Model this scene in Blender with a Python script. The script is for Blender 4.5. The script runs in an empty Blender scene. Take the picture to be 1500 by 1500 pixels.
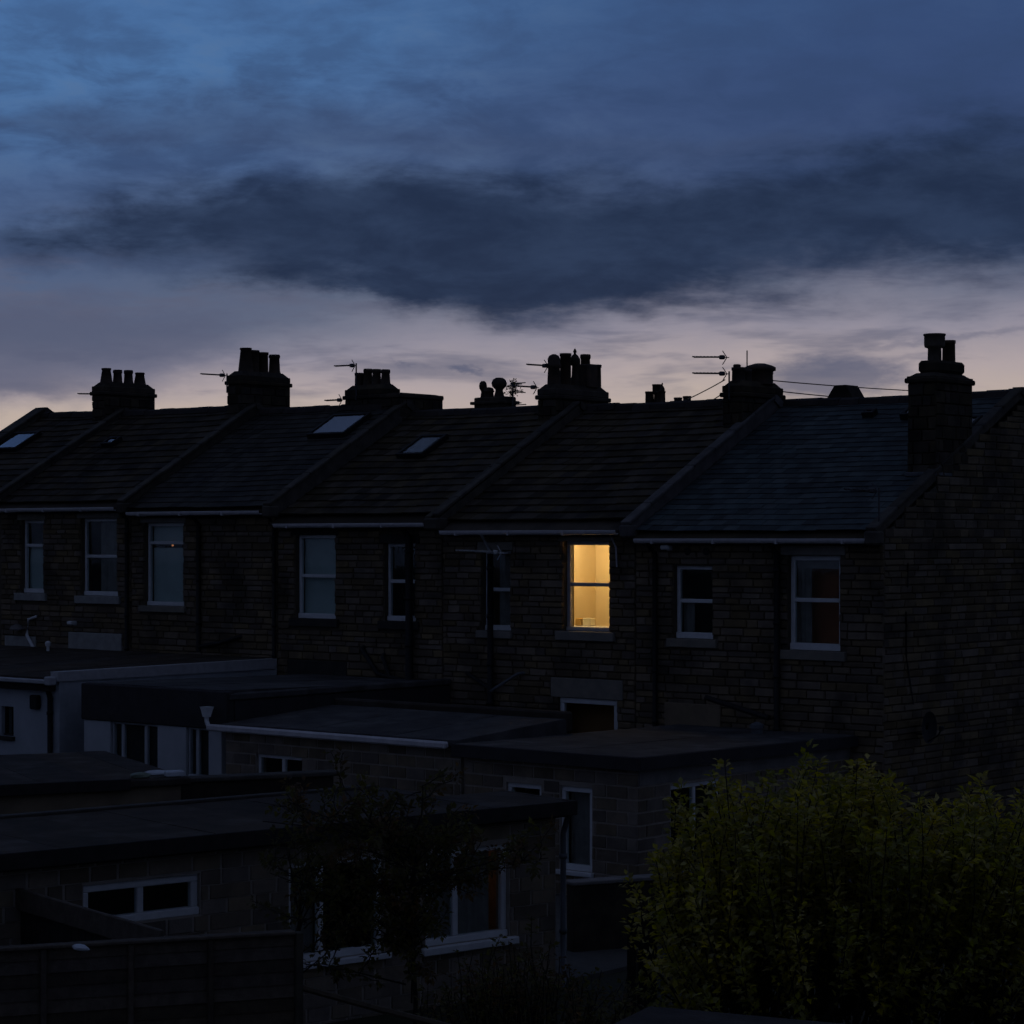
import bpy, math, random
from mathutils import Vector, Matrix
random.seed(7)
R = math.radians
scene = bpy.context.scene
COL = scene.collection

# ------------------------------------------------------------------ camera, sky, light, exposure
CAM = (19.8, -33.1, 5.35)
VIEW = R(130)                                  # azimuth of the view direction in the XY plane
cam = bpy.data.cameras.new('camera')
cam.sensor_width = 36
cam.lens = 81.6
cam.shift_y = 0.0267
cam.clip_end = 3000
camo = bpy.data.objects.new('camera', cam)
camo.location = CAM
camo.rotation_euler = (R(90), 0, VIEW - R(90))
COL.objects.link(camo)
scene.camera = camo

world = bpy.data.worlds.new('World')
scene.world = world
world.use_nodes = True


class NT:
    """small helper to wire shader nodes"""
    def __init__(s, tree):
        s.t = tree
        tree.nodes.clear()

    def n(s, typ, **kw):
        nd = s.t.nodes.new(typ)
        for k, v in kw.items():
            setattr(nd, k, v)
        return nd

    def put(s, sock, v):
        if isinstance(v, bpy.types.NodeSocket):
            s.t.links.new(v, sock)
        elif v is not None:
            if isinstance(v, tuple) and len(v) == 3 and len(sock.default_value) == 4:
                v = (*v, 1)
            sock.default_value = v

    def m(s, op, a, b=None, c=None, clamp=False):
        nd = s.n('ShaderNodeMath', operation=op, use_clamp=clamp)
        for i, v in enumerate((a, b, c)):
            if v is not None:
                s.put(nd.inputs[i], v)
        return nd.outputs[0]

    def vm(s, op, a, b=None):
        nd = s.n('ShaderNodeVectorMath', operation=op)
        s.put(nd.inputs[0], a)
        if b is not None:
            s.put(nd.inputs[1], b)
        return nd.outputs['Value'] if op == 'DOT_PRODUCT' else nd.outputs[0]

    def mix(s, f, a, b, typ='MIX'):
        nd = s.n('ShaderNodeMix', data_type='RGBA', blend_type=typ)
        s.put(nd.inputs[0], f)
        s.put(nd.inputs[6], a)
        s.put(nd.inputs[7], b)
        return nd.outputs[2]

    def smooth(s, v, lo, hi, a=0., b=1.):
        nd = s.n('ShaderNodeMapRange', interpolation_type='SMOOTHSTEP')
        s.put(nd.inputs[0], v)
        for i, q in enumerate((lo, hi, a, b)):
            nd.inputs[i + 1].default_value = q
        return nd.outputs[0]

    def noise(s, vec, scale, detail=4, rough=.55, dist=0.):
        nd = s.n('ShaderNodeTexNoise')
        s.put(nd.inputs['Vector'], vec)
        nd.inputs['Scale'].default_value = scale
        nd.inputs['Detail'].default_value = detail
        nd.inputs['Roughness'].default_value = rough
        nd.inputs['Distortion'].default_value = dist
        return nd.outputs

    def ramp(s, f, stops):
        nd = s.n('ShaderNodeValToRGB')
        s.put(nd.inputs[0], f)
        el = nd.color_ramp.elements
        while len(el) < len(stops):
            el.new(.5)
        for e, (p, c) in zip(el, stops):
            e.position = p
            e.color = (*c, 1)
        return nd.outputs[0]


def build_sky():
    w = NT(world.node_tree)
    dirv = w.n('ShaderNodeTexCoord').outputs['Generated']
    fwd = (math.cos(VIEW), math.sin(VIEW), 0)
    rgt = (math.sin(VIEW), -math.cos(VIEW), 0)
    az = w.m('MULTIPLY', w.m('ARCTAN2', w.vm('DOT_PRODUCT', dirv, rgt), w.vm('DOT_PRODUCT', dirv, fwd)), 57.2958)
    sep = w.n('ShaderNodeSeparateXYZ')
    w.put(sep.inputs[0], dirv)
    el = w.m('MULTIPLY', w.m('ARCSINE', sep.outputs[2]), 57.2958)
    squash = w.vm('MULTIPLY', dirv, (1, 1, 2.6))
    wn = w.noise(squash, 11, 6, .62)
    ws = w.n('ShaderNodeSeparateColor')
    w.put(ws.inputs[0], wn['Color'])
    wa = w.m('ADD', az, w.m('MULTIPLY', w.m('SUBTRACT', ws.outputs[0], .5), 9.0))
    we = w.m('ADD', el, w.m('MULTIPLY', w.m('SUBTRACT', ws.outputs[1], .5), 2.6))

    def bump(a0, e0, ra, re, amp=1.):
        x = w.m('POWER', w.m('ABSOLUTE', w.m('DIVIDE', w.m('SUBTRACT', wa, a0), ra)), 2)
        y = w.m('POWER', w.m('ABSOLUTE', w.m('DIVIDE', w.m('SUBTRACT', we, e0), re)), 2)
        return w.m('MULTIPLY', w.m('POWER', 2.71828, w.m('MULTIPLY', w.m('ADD', x, y), -1)), amp)

    def total(lst):
        s = lst[0]
        for v in lst[1:]:
            s = w.m('ADD', s, v)
        return s
    # clear dusk sky low in the west: pale at the roofs, blue above
    we_soft = w.m('ADD', w.m('ADD', el, w.m('MULTIPLY', w.m('SUBTRACT', ws.outputs[2], .5), 1.8)), w.m('MULTIPLY', w.smooth(az, -14., 4., 2.0, 0.), w.smooth(el, 2.6, 4.8)))
    col = w.ramp(w.m('DIVIDE', we_soft, 20., clamp=True), [
        (.0, (.50, .41, .345)), (.16, (.50, .41, .36)), (.21, (.42, .355, .365)), (.265, (.275, .258, .32)), (.33, (.125, .15, .225)),
        (.41, (.082, .120, .218)), (.52, (.062, .113, .242)), (.64, (.068, .162, .355)), (1, (.05, .12, .30))])
    # evening veil thickening towards the right and upwards
    veil = w.m('MULTIPLY', w.smooth(w.m('SUBTRACT', wa, w.m('MULTIPLY', w.m('SUBTRACT', 13., we), .5)), -10., 10.), w.smooth(we, 5.4, 9.))
    col = w.mix(w.m('MULTIPLY', veil, .85), col, (.029, .054, .145))
    # mottled and streaky cloud over the blue
    mot = w.noise(w.vm('MULTIPLY', dirv, (1, 1, 2.8)), 22, 5, .6, .25)[0]
    patch = w.m('MULTIPLY', w.smooth(mot, .40, .66), w.smooth(we, 6.5, 9.))
    col = w.mix(w.m('MULTIPLY', patch, w.smooth(we, 10., 13.5, .66, .35)), col, (.031, .060, .146))
    pale = w.m('MULTIPLY', w.smooth(mot, .48, .30), w.smooth(we, 6., 10.))
    col = w.mix(w.m('MULTIPLY', pale, w.smooth(veil, .2, .8, .3, .04)), col, (.10, .17, .30))
    # thin streaks lying in the bright band
    st = w.noise(w.vm('MULTIPLY', dirv, (1, 1, 6)), 14, 4, .6, .2)[0]
    streak = w.m('MULTIPLY', w.smooth(st, .44, .68), w.m('MULTIPLY', w.smooth(we, 3.0, 4.4), w.smooth(we, 6., 8.5, 1., 0.)))
    col = w.mix(w.m('MULTIPLY', streak, .65), col, (.115, .122, .185))
    small = w.smooth(total([bump(8.2, 3.8, 2.5, .62), bump(-1.6, 4.25, .9, .13, .8), bump(11, 4.7, 2.8, .22, .5), bump(-11., 5.0, 5.4, 1.0, .85), bump(-13.2, 3.6, 4.2, .7, .7)]), .15, .85)
    col = w.mix(w.m('MULTIPLY', small, .75), col, (.080, .095, .165))
    # the long dark cloud, soft at its edges
    dk = total([bump(-6.2, 7.65, 3.8, 1.2, .85), bump(-2.2, 7.75, 3.6, 1.25, .55), bump(1.2, 7.5, 4.2, 1.35, .7), bump(5.0, 7.5, 4.2, 1.35, .75), bump(10.6, 8.2, 4.6, 1.75, .95),
                bump(-9.6, 7.4, 2.6, .65, .5), bump(-3.8, 6.3, 4.0, .75, .52), bump(2.0, 6.1, 4.6, .8, .55), bump(-12.6, 7.4, 2.0, .4, .5), bump(16, 8.3, 5, 1.8)])
    wisp = total([bump(-9.0, 6.6, 3.4, .55, .8), bump(-12.5, 6.9, 2.2, .35, .6), bump(-11.5, 9.9, 3.0, .5, .5), bump(-7, 10.2, 4.5, .8, .6), bump(-1.5, 9.7, 4, .5, .5), bump(5.5, 9.5, 4, .4, .55)])
    col = w.mix(w.m('MULTIPLY', w.smooth(wisp, .08, .95), .6), col, (.038, .060, .130))
    dk = w.m('ADD', w.m('ADD', dk, bump(-4.6, 6.05, 2.6, .42, .4)), w.m('MULTIPLY', w.m('ADD', w.m('SUBTRACT', st, .5), w.m('SUBTRACT', mot, .5)), w.smooth(dk, .0, .6, 0., .85)))
    dark = w.m('ADD', w.m('MULTIPLY', w.smooth(dk, .0, 1.15), .74), w.m('MULTIPLY', w.smooth(dk, .2, 1.0), .24))
    dn = w.mix(w.smooth(mot, .3, .7), (.0225, .041, .092), (.0125, .0245, .061))
    col = w.mix(dark, col, dn)
    # the rest of the sky: broken cloud already dark away from the afterglow
    night = w.mix(w.smooth(ws.outputs[0], .35, .68), (.047, .062, .114), (.026, .034, .061))
    away = w.m('MAXIMUM', w.smooth(w.m('ABSOLUTE', az), 16., 60.), w.smooth(el, 16., 42.))
    col = w.mix(away, col, night)
    col = w.mix(w.smooth(el, -2., .3), (.006, .007, .01), col)
    # last light of the sun that has set behind the terrace
    sk = w.n('ShaderNodeTexSky', sky_type='NISHITA', sun_disc=False, sun_elevation=R(-4), sun_rotation=R(90) - VIEW)
    bg = w.n('ShaderNodeBackground')
    w.put(bg.inputs[0], w.mix(.02, col, sk.outputs[0], 'ADD'))
    bg.inputs[1].default_value = 1.0
    out = w.n('ShaderNodeOutputWorld')
    w.put(out.inputs[0], bg.outputs[0])


build_sky()
sun = bpy.data.lights.new('sun', 'SUN')        # afterglow, almost spent
sun.energy = .012
sun.angle = R(20)
sun.color = (1, .75, .62)
suno = bpy.data.objects.new('sun', sun)
suno.rotation_euler = (R(86), 0, VIEW + R(90))
COL.objects.link(suno)

world.cycles.sampling_method = 'MANUAL'
world.cycles.sample_map_resolution = 256
scene.render.engine = 'CYCLES'
scene.cycles.use_denoising = True
scene.cycles.max_bounces = 4
scene.cycles.diffuse_bounces = 3
scene.cycles.glossy_bounces = 2
scene.cycles.use_adaptive_sampling = True
scene.cycles.adaptive_threshold = .03
scene.cycles.adaptive_min_samples = 12
scene.cycles.transparent_max_bounces = 8
scene.cycles.caustics_reflective = False
scene.cycles.caustics_refractive = False
vs = scene.view_settings
vs.view_transform = 'Standard'
vs.look = 'None'
vs.gamma = 1
vs.use_curve_mapping = False
vs.exposure = 0

# ------------------------------------------------------------------ materials
MATS = {}


def mat(name, c1, c2=None, scale=6., rough=.8, bump=.0, rnd=0., spec=.3, stain=None, metal=0.):
    """noise between two real colours, a random shade for each piece, optional stain blotches, fine relief"""
    m = bpy.data.materials.new(name)
    m.use_nodes = True
    t = NT(m.node_tree)
    geo = t.n('ShaderNodeNewGeometry')
    pos = geo.outputs['Position']
    n1 = t.noise(pos, scale, 5, .6)
    col = t.mix(t.smooth(n1[0], .3, .7), c1, c2 or c1)
    if stain:
        n2 = t.noise(pos, stain[1], 4, .6)
        col = t.mix(t.smooth(n2[0], .48, .7, 0., stain[2]), col, stain[0])
    if rnd:
        oi = t.n('ShaderNodeObjectInfo')
        q = t.m('FRACT', t.m('ADD', oi.outputs['Random'], geo.outputs['Random Per Island']))
        hsv = t.n('ShaderNodeHueSaturation')
        t.put(hsv.inputs['Color'], col)
        t.put(hsv.inputs['Value'], t.m('ADD', 1 - rnd, t.m('MULTIPLY', q, 2 * rnd)))
        q2 = t.m('FRACT', t.m('MULTIPLY', q, 7.31))
        t.put(hsv.inputs['Hue'], t.m('ADD', .492, t.m('MULTIPLY', q2, .016)))
        t.put(hsv.inputs['Saturation'], t.m('ADD', .7, t.m('MULTIPLY', q2, .5)))
        col = hsv.outputs[0]
    b = t.n('ShaderNodeBsdfPrincipled')
    t.put(b.inputs['Base Color'], col)
    b.inputs['Roughness'].default_value = rough
    b.inputs['Specular IOR Level'].default_value = spec
    b.inputs['Metallic'].default_value = metal
    if bump:
        bp = t.n('ShaderNodeBump')
        bp.inputs['Strength'].default_value = bump
        bp.inputs['Distance'].default_value = .02
        t.put(bp.inputs['Height'], t.noise(pos, scale * 6, 4, .65)[0])
        t.put(b.inputs['Normal'], bp.outputs[0])
    o = t.n('ShaderNodeOutputMaterial')
    t.put(o.inputs[0], b.outputs[0])
    MATS[name] = m
    return m


def glass(name, gloss=1., tint=(.9, .95, .95)):
    m = bpy.data.materials.new(name)
    m.use_nodes = True
    t = NT(m.node_tree)
    tr = t.n('ShaderNodeBsdfTransparent')
    tr.inputs[0].default_value = (*tint, 1)
    gl = t.n('ShaderNodeBsdfGlossy')
    gl.inputs['Roughness'].default_value = .03
    gl.inputs[0].default_value = (.95, .97, 1, 1)
    geo = t.n('ShaderNodeNewGeometry')             # Schlick reflectance, the same on both faces of the pane
    cosv = t.m('ABSOLUTE', t.vm('DOT_PRODUCT', geo.outputs['Incoming'], geo.outputs['Normal']))
    fr = t.m('ADD', .04, t.m('MULTIPLY', t.m('POWER', t.m('SUBTRACT', 1., cosv, clamp=True), 5.), .96))
    ms = t.n('ShaderNodeMixShader')
    t.put(ms.inputs[0], t.m('MULTIPLY', fr, gloss, clamp=True))
    t.put(ms.inputs[1], tr.outputs[0])
    t.put(ms.inputs[2], gl.outputs[0])
    o = t.n('ShaderNodeOutputMaterial')
    t.put(o.inputs[0], ms.outputs[0])
    MATS[name] = m
    return m


def emit(name, c, s):
    m = bpy.data.materials.new(name)
    m.use_nodes = True
    t = NT(m.node_tree)
    e = t.n('ShaderNodeEmission')
    e.inputs[0].default_value = (*c, 1)
    e.inputs[1].default_value = s
    o = t.n('ShaderNodeOutputMaterial')
    t.put(o.inputs[0], e.outputs[0])
    MATS[name] = m
    return m


mat('stone', (.205, .155, .10), (.13, .10, .07), 2.2, .9, .6, .30, .15, ((.045, .04, .036), .8, .85))
mat('stone_gable', (.19, .145, .092), (.125, .098, .066), 2., .9, .5, .33, .15, ((.04, .037, .034), .9, .8))
mat('mortar', (.13, .105, .075), (.085, .07, .052), 5, .95, .4)
mat('dressed', (.26, .235, .19), (.19, .175, .15), 4, .85, .3, .12)
mat('dressed_black', (.05, .046, .042), (.03, .028, .027), 4, .85, .3)
mat('dressed_pale', (.40, .40, .38), (.30, .30, .29), 5, .8, .2)
mat('chimney_stone', (.085, .068, .048), (.04, .035, .03), 3, .95, .5, .3, .1)
mat('pot', (.10, .065, .045), (.05, .04, .033), 6, .8, .2, .2)
mat('pot_pale', (.20, .16, .11), (.12, .10, .075), 6, .8, .2, .2)
mat('slate', (.064, .084, .088), (.046, .061, .066), 1.8, .7, .2, .36, .2, ((.034, .040, .045), .9, .6))
mat('slate_blue', (.056, .052, .045), (.042, .040, .036), 1.6, .75, .2, .36, .15, ((.026, .026, .027), .8, .7))
mat('tile_brown', (.082, .064, .042), (.054, .043, .03), 1.6, .85, .3, .38, .12, ((.026, .024, .022), .8, .7))
mat('tile_dark', (.072, .057, .04), (.05, .04, .029), 1.6, .85, .3, .38, .12, ((.025, .023, .022), .8, .7))
mat('ridge', (.05, .04, .036), (.03, .027, .026), 5, .85, .3, .2)
mat('coping', (.10, .088, .07), (.055, .05, .044), 4, .9, .4, .25)
mat('coping_pale', (.15, .14, .135), (.09, .085, .085), 4, .9, .4, .2)
mat('lead', (.14, .15, .17), (.09, .10, .11), 5, .5, .1)
mat('upvc', (.78, .80, .82), (.70, .72, .74), 9, .35, 0, 0, .5)
mat('upvc_grey', (.50, .50, .52), (.40, .40, .42), 6, .45, 0, 0, .4)
mat('gutter_pale', (.66, .64, .66), (.55, .53, .56), 6, .45, 0, 0, .4)
mat('wood_dark', (.035, .03, .03), (.02, .018, .018), 8, .8, .2)
mat('fence_wood', (.105, .08, .055), (.065, .05, .037), 9, .9, .5, .3)
mat('iron', (.016, .016, .018), (.011, .011, .012), 8, .6, .1)
mat('aerial', (.10, .10, .105), (.06, .06, .062), 30, .45, 0, 0, .5, None, .4)
mat('aerial_pale', (.62, .62, .63), (.5, .5, .5), 30, .4, 0, 0, .5)
mat('render_white', (.46, .49, .53), (.38, .41, .45), 1.6, .9, .2, 0, .2, ((.24, .26, .28), .8, .5))
mat('render_pale', (.50, .52, .55), (.42, .45, .48), 2, .85, .15, 0, .2)
mat('render_tan', (.27, .21, .14), (.20, .155, .105), 1.7, .95, .3, 0, .2, ((.13, .105, .08), .9, .6))
mat('cladding', (.05, .046, .05), (.035, .033, .036), 3, .85, .15)
mat('felt', (.085, .082, .082), (.05, .048, .05), 2.2, .9, .5, .16, .25, ((.15, .145, .14), 1.6, .55))
mat('felt_brown', (.072, .056, .044), (.045, .036, .029), 2.5, .95, .5, .18, .2, ((.13, .115, .10), 1.5, .5))
mat('block', (.25, .20, .15), (.165, .135, .105), 3, .95, .5, .3, .15)
mat('block_joint', (.40, .35, .30), (.32, .28, .24), 6, .95, .4)
mat('concrete', (.24, .22, .21), (.17, .16, .15), 4, .9, .3)
mat('ground', (.035, .04, .02), (.03, .027, .02), 1.2, .95, .4)
mat('paving', (.12, .115, .105), (.08, .078, .072), 2.5, .95, .4)
mat('bark', (.03, .025, .02), (.018, .016, .014), 12, .95, .3)
mat('room_dark', (.045, .045, .05), (.03, .03, .033), 2, .9)
mat('room_brown', (.45, .2, .08), (.36, .15, .06), 2, .9)
mat('room_red', (.50, .17, .08), (.4, .13, .06), 2, .9)
mat('room_warm', (.80, .68, .46), (.77, .645, .43), 2, .85)
mat('curtain', (.36, .31, .29), (.26, .22, .21), 6, .9)
mat('curtain_pale', (.62, .68, .66), (.55, .60, .58), 3, .9)
mat('room_orange', (.62, .34, .15), (.42, .21, .09), 9, .9)
mat('curtain_orange', (.85, .36, .09), (.7, .27, .06), 5, .9)
mat('cardboard', (.55, .36, .12), (.45, .28, .1), 8, .8)
mat('paper', (.85, .8, .62), (.8, .74, .55), 8, .8)
mat('plastic_pale', (.62, .66, .72), (.5, .53, .58), 8, .5)
mat('plastic_green', (.2, .24, .17), (.14, .17, .13), 8, .6)
def leaf_mat(name, c1, c2):
    m = mat(name, c1, c2, 1.3, .6, 0, .4, .3)
    t = m.node_tree
    b = next(n for n in t.nodes if n.type == 'BSDF_PRINCIPLED')
    o = next(n for n in t.nodes if n.type == 'OUTPUT_MATERIAL')
    tr = t.nodes.new('ShaderNodeBsdfTranslucent')
    ms = t.nodes.new('ShaderNodeMixShader')
    ms.inputs[0].default_value = .48
    t.links.new(b.inputs['Base Color'].links[0].from_socket, tr.inputs[0])
    t.links.new(b.outputs[0], ms.inputs[1])
    t.links.new(tr.outputs[0], ms.inputs[2])
    t.links.new(ms.outputs[0], o.inputs[0])


leaf_mat('leaf_bush', (.42, .38, .045), (.27, .265, .035))
leaf_mat('leaf_gold', (.56, .45, .05), (.42, .365, .045))
leaf_mat('leaf_dark', (.15, .13, .035), (.10, .092, .027))
leaf_mat('leaf_red', (.17, .09, .035), (.11, .075, .03))
glass('glass')
glass('glass_roof', 2.1, (.35, .4, .45))
emit('bulb', (1, .72, .38), 6.)
emit('ember', (1, .35, .15), .35)

# ------------------------------------------------------------------ mesh helpers
ORG = {}


def thing(name, label, cat, org=(0, 0, 0), group=None, loc=None, rotz=0.):
    """Empty at a thing's base. Parts are given in build coordinates whose origin in the world is loc (default: world)"""
    o = bpy.data.objects.new(name, None)
    o.empty_display_size = .3
    if loc is None:
        o.location = org
        ORG[o.name] = Vector(org)
    else:
        o.location = loc
        o.rotation_euler = (0, 0, rotz)
        ORG[o.name] = Vector((0, 0, 0))
    COL.objects.link(o)
    o['label'] = label
    o['category'] = cat
    if group:
        o['group'] = group
    return o


def link(name, mesh, parent, org, rot=None, scale=None, label=None):
    o = bpy.data.objects.new(name, mesh)
    COL.objects.link(o)
    org = Vector(org)
    ORG[o.name] = org
    if parent is not None:
        o.parent = parent
        o.location = org - ORG[parent.name]
    else:
        o.location = org
    if rot:
        o.rotation_euler = rot
    if scale:
        o.scale = scale
    if label:
        o['label'] = label
    return o


class MB:
    def __init__(s):
        s.v, s.f = [], []

    def add(s, vs, fs):
        k = len(s.v)
        s.v += [tuple(v) for v in vs]
        s.f += [tuple(i + k for i in f) for f in fs]
        return s

    def box(s, x0, x1, y0, y1, z0, z1):
        return s.add([(x, y, z) for z in (z0, z1) for y in (y0, y1) for x in (x0, x1)],
                     [(0, 2, 3, 1), (4, 5, 7, 6), (0, 1, 5, 4), (2, 6, 7, 3), (0, 4, 6, 2), (1, 3, 7, 5)])

    def rbox(s, x0, x1, y0, y1, z0, z1, b=.01):
        """box with chamfered edges"""
        vs, fs = [], []
        cx, cy, cz = (x0 + x1) / 2, (y0 + y1) / 2, (z0 + z1) / 2
        hx, hy, hz = (x1 - x0) / 2, (y1 - y0) / 2, (z1 - z0) / 2
        b = min(b, hx * .45, hy * .45, hz * .45)
        idx = {}
        for sx in (-1, 1):
            for sy in (-1, 1):
                for sz in (-1, 1):
                    for a in range(3):
                        h = [hx - b, hy - b, hz - b]
                        h[a] += b
                        idx[sx, sy, sz, a] = len(vs)
                        vs.append((cx + sx * h[0], cy + sy * h[1], cz + sz * h[2]))
        g = lambda a, b_, c, d: idx[a, b_, c, d]
        for s0 in (-1, 1):
            fs.append((g(s0, -1, -1, 0), g(s0, 1, -1, 0), g(s0, 1, 1, 0), g(s0, -1, 1, 0)))
            fs.append((g(-1, s0, -1, 1), g(1, s0, -1, 1), g(1, s0, 1, 1), g(-1, s0, 1, 1)))
            fs.append((g(-1, -1, s0, 2), g(1, -1, s0, 2), g(1, 1, s0, 2), g(-1, 1, s0, 2)))
            for s1 in (-1, 1):
                fs.append((g(s0, s1, -1, 0), g(s0, s1, 1, 0), g(s0, s1, 1, 1), g(s0, s1, -1, 1)))
                fs.append((g(s0, -1, s1, 0), g(s0, 1, s1, 0), g(s0, 1, s1, 2), g(s0, -1, s1, 2)))
                fs.append((g(-1, s0, s1, 1), g(1, s0, s1, 1), g(1, s0, s1, 2), g(-1, s0, s1, 2)))
                for s2 in (-1, 1):
                    fs.append((g(s0, s1, s2, 0), g(s0, s1, s2, 1), g(s0, s1, s2, 2)))
        return s.add(vs, fs)

    def tube(s, pts, r, n=7, r1=None, cap=True):
        pts = [Vector(p) for p in pts]
        rings = []
        for i, p in enumerate(pts):
            d = (pts[min(i + 1, len(pts) - 1)] - pts[max(i - 1, 0)]).normalized()
            up = Vector((0, 0, 1)) if abs(d.z) < .9 else Vector((1, 0, 0))
            a = d.cross(up).normalized()
            b = d.cross(a)
            rr = r if r1 is None else r + (r1 - r) * i / (len(pts) - 1)
            rings.append([p + (a * math.cos(6.2832 * k / n) + b * math.sin(6.2832 * k / n)) * rr for k in range(n)])
        k0 = len(s.v)
        for rg in rings:
            s.v += [tuple(v) for v in rg]
        for i in range(len(rings) - 1):
            for k in range(n):
                s.f.append((k0 + i * n + k, k0 + i * n + (k + 1) % n, k0 + (i + 1) * n + (k + 1) % n, k0 + (i + 1) * n + k))
        if cap:
            s.f.append(tuple(k0 + k for k in range(n)))
            e = k0 + (len(rings) - 1) * n
            s.f.append(tuple(e + k for k in range(n - 1, -1, -1)))
        return s

    def lathe(s, x, y, prof, n=12, cap=True):
        k0 = len(s.v)
        for r, z in prof:
            s.v += [(x + r * math.cos(6.2832 * k / n), y + r * math.sin(6.2832 * k / n), z) for k in range(n)]
        for i in range(len(prof) - 1):
            for k in range(n):
                s.f.append((k0 + i * n + k, k0 + i * n + (k + 1) % n, k0 + (i + 1) * n + (k + 1) % n, k0 + (i + 1) * n + k))
        if cap:
            s.f.append(tuple(k0 + (len(prof) - 1) * n + k for k in range(n)))
        return s

    def prism(s, poly, axis, a0, a1):
        """poly of (u, z) extruded along axis 'x' (u = y) or 'y' (u = x)"""
        n = len(poly)
        P = (lambda a, u, z: (a, u, z)) if axis == 'x' else (lambda a, u, z: (u, a, z))
        vs = [P(a0, u, z) for u, z in poly] + [P(a1, u, z) for u, z in poly]
        fs = [tuple(range(n)), tuple(range(2 * n - 1, n - 1, -1))] + [(i, (i + 1) % n, n + (i + 1) % n, n + i) for i in range(n)]
        return s.add(vs, fs)

    def mesh(s, name, m, org=(0, 0, 0), smooth=False):
        me = bpy.data.meshes.new(name)
        ox, oy, oz = org
        me.from_pydata([(x - ox, y - oy, z - oz) for x, y, z in s.v], [], s.f)
        me.materials.append(MATS[m] if isinstance(m, str) else m)
        if smooth:
            for p in me.polygons:
                p.use_smooth = True
        me.update()
        return me

    def build(s, name, m, parent=None, smooth=False, label=None, kind=None):
        xs, ys, zs = zip(*s.v)
        org = ((min(xs) + max(xs)) / 2, (min(ys) + max(ys)) / 2, min(zs))
        o = link(name, s.mesh(name, m, org, smooth), parent, org, label=label)
        if kind:
            o['kind'] = kind
        return o


def solo(mb, name, m, label, cat, group=None, smooth=False):
    o = mb.build(name, m, None, smooth, label)
    o['category'] = cat
    if group:
        o['group'] = group
    return o


def structure(mb, name, m):
    o = mb.build(name, m)
    o['kind'] = 'structure'
    return o


def wall_cells(mb, axis, a0, a1, u0, u1, z0, z1, holes):
    """solid wall with rectangular openings; axis 'y' = wall spans x, thickness a0..a1 in y; axis 'x' spans y"""
    us = sorted({u0, u1, *[min(max(h[i], u0), u1) for h in holes for i in (0, 1)]})
    zs = sorted({z0, z1, *[min(max(h[i], z0), z1) for h in holes for i in (2, 3)]})
    for i in range(len(us) - 1):
        run = None
        for j in range(len(zs) - 1):
            cu, cz = (us[i] + us[i + 1]) / 2, (zs[j] + zs[j + 1]) / 2
            solid = not any(h[0] < cu < h[1] and h[2] < cz < h[3] for h in holes)
            if solid and run is None:
                run = zs[j]
            if run is not None and (not solid or j == len(zs) - 2):
                top = zs[j + 1] if solid else zs[j]
                if axis == 'y':
                    mb.box(us[i], us[i + 1], a0, a1, run, top)
                else:
                    mb.box(a0, a1, us[i], us[i + 1], run, top)
                run = None
    return mb


def stone_meshes(m, h, lens, back=.035, out=.012, inset=.014):
    """irregular dressed stones: x = length, z = height, face towards -y"""
    lst = []
    for L in lens:
        for _ in range(3):
            j = lambda a: random.uniform(-a, a)
            v, hx = [], L / 2
            for x, z in ((-hx, 0), (hx, 0), (hx, h), (-hx, h)):
                v.append((x, back, z))
            e = .004
            for x, z in ((-hx + e, e), (hx - e, e), (hx - e, h - e), (-hx + e, h - e)):
                v.append((x + j(.003), .006, z + j(.003)))
            for x, z in ((-hx + inset, inset), (hx - inset, inset), (hx - inset, h - inset), (-hx + inset, h - inset)):
                v.append((x + j(inset * .4), -out + j(out * .7), z + j(inset * .3)))
            f = []
            for a in (0, 4):
                for k in range(4):
                    f.append((a + k, a + (k + 1) % 4, a + 4 + (k + 1) % 4, a + 4 + k))
            f.append((8, 9, 10, 11))
            mb = MB().add(v, f)
            lst.append((L, mb, mb.mesh('stone', m)))
    return lst


STONES = stone_meshes('stone', .125, (.18, .26, .34, .44, .56))
STONES_G = stone_meshes('stone_gable', .125, (.18, .26, .34, .44, .56))
BLOCKS = stone_meshes('block', .19, (.14, .2, .29, .40), .03, .006, .008)
CHIM = stone_meshes('chimney_stone', .2, (.2, .3, .42), .03, .01, .015)


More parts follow.
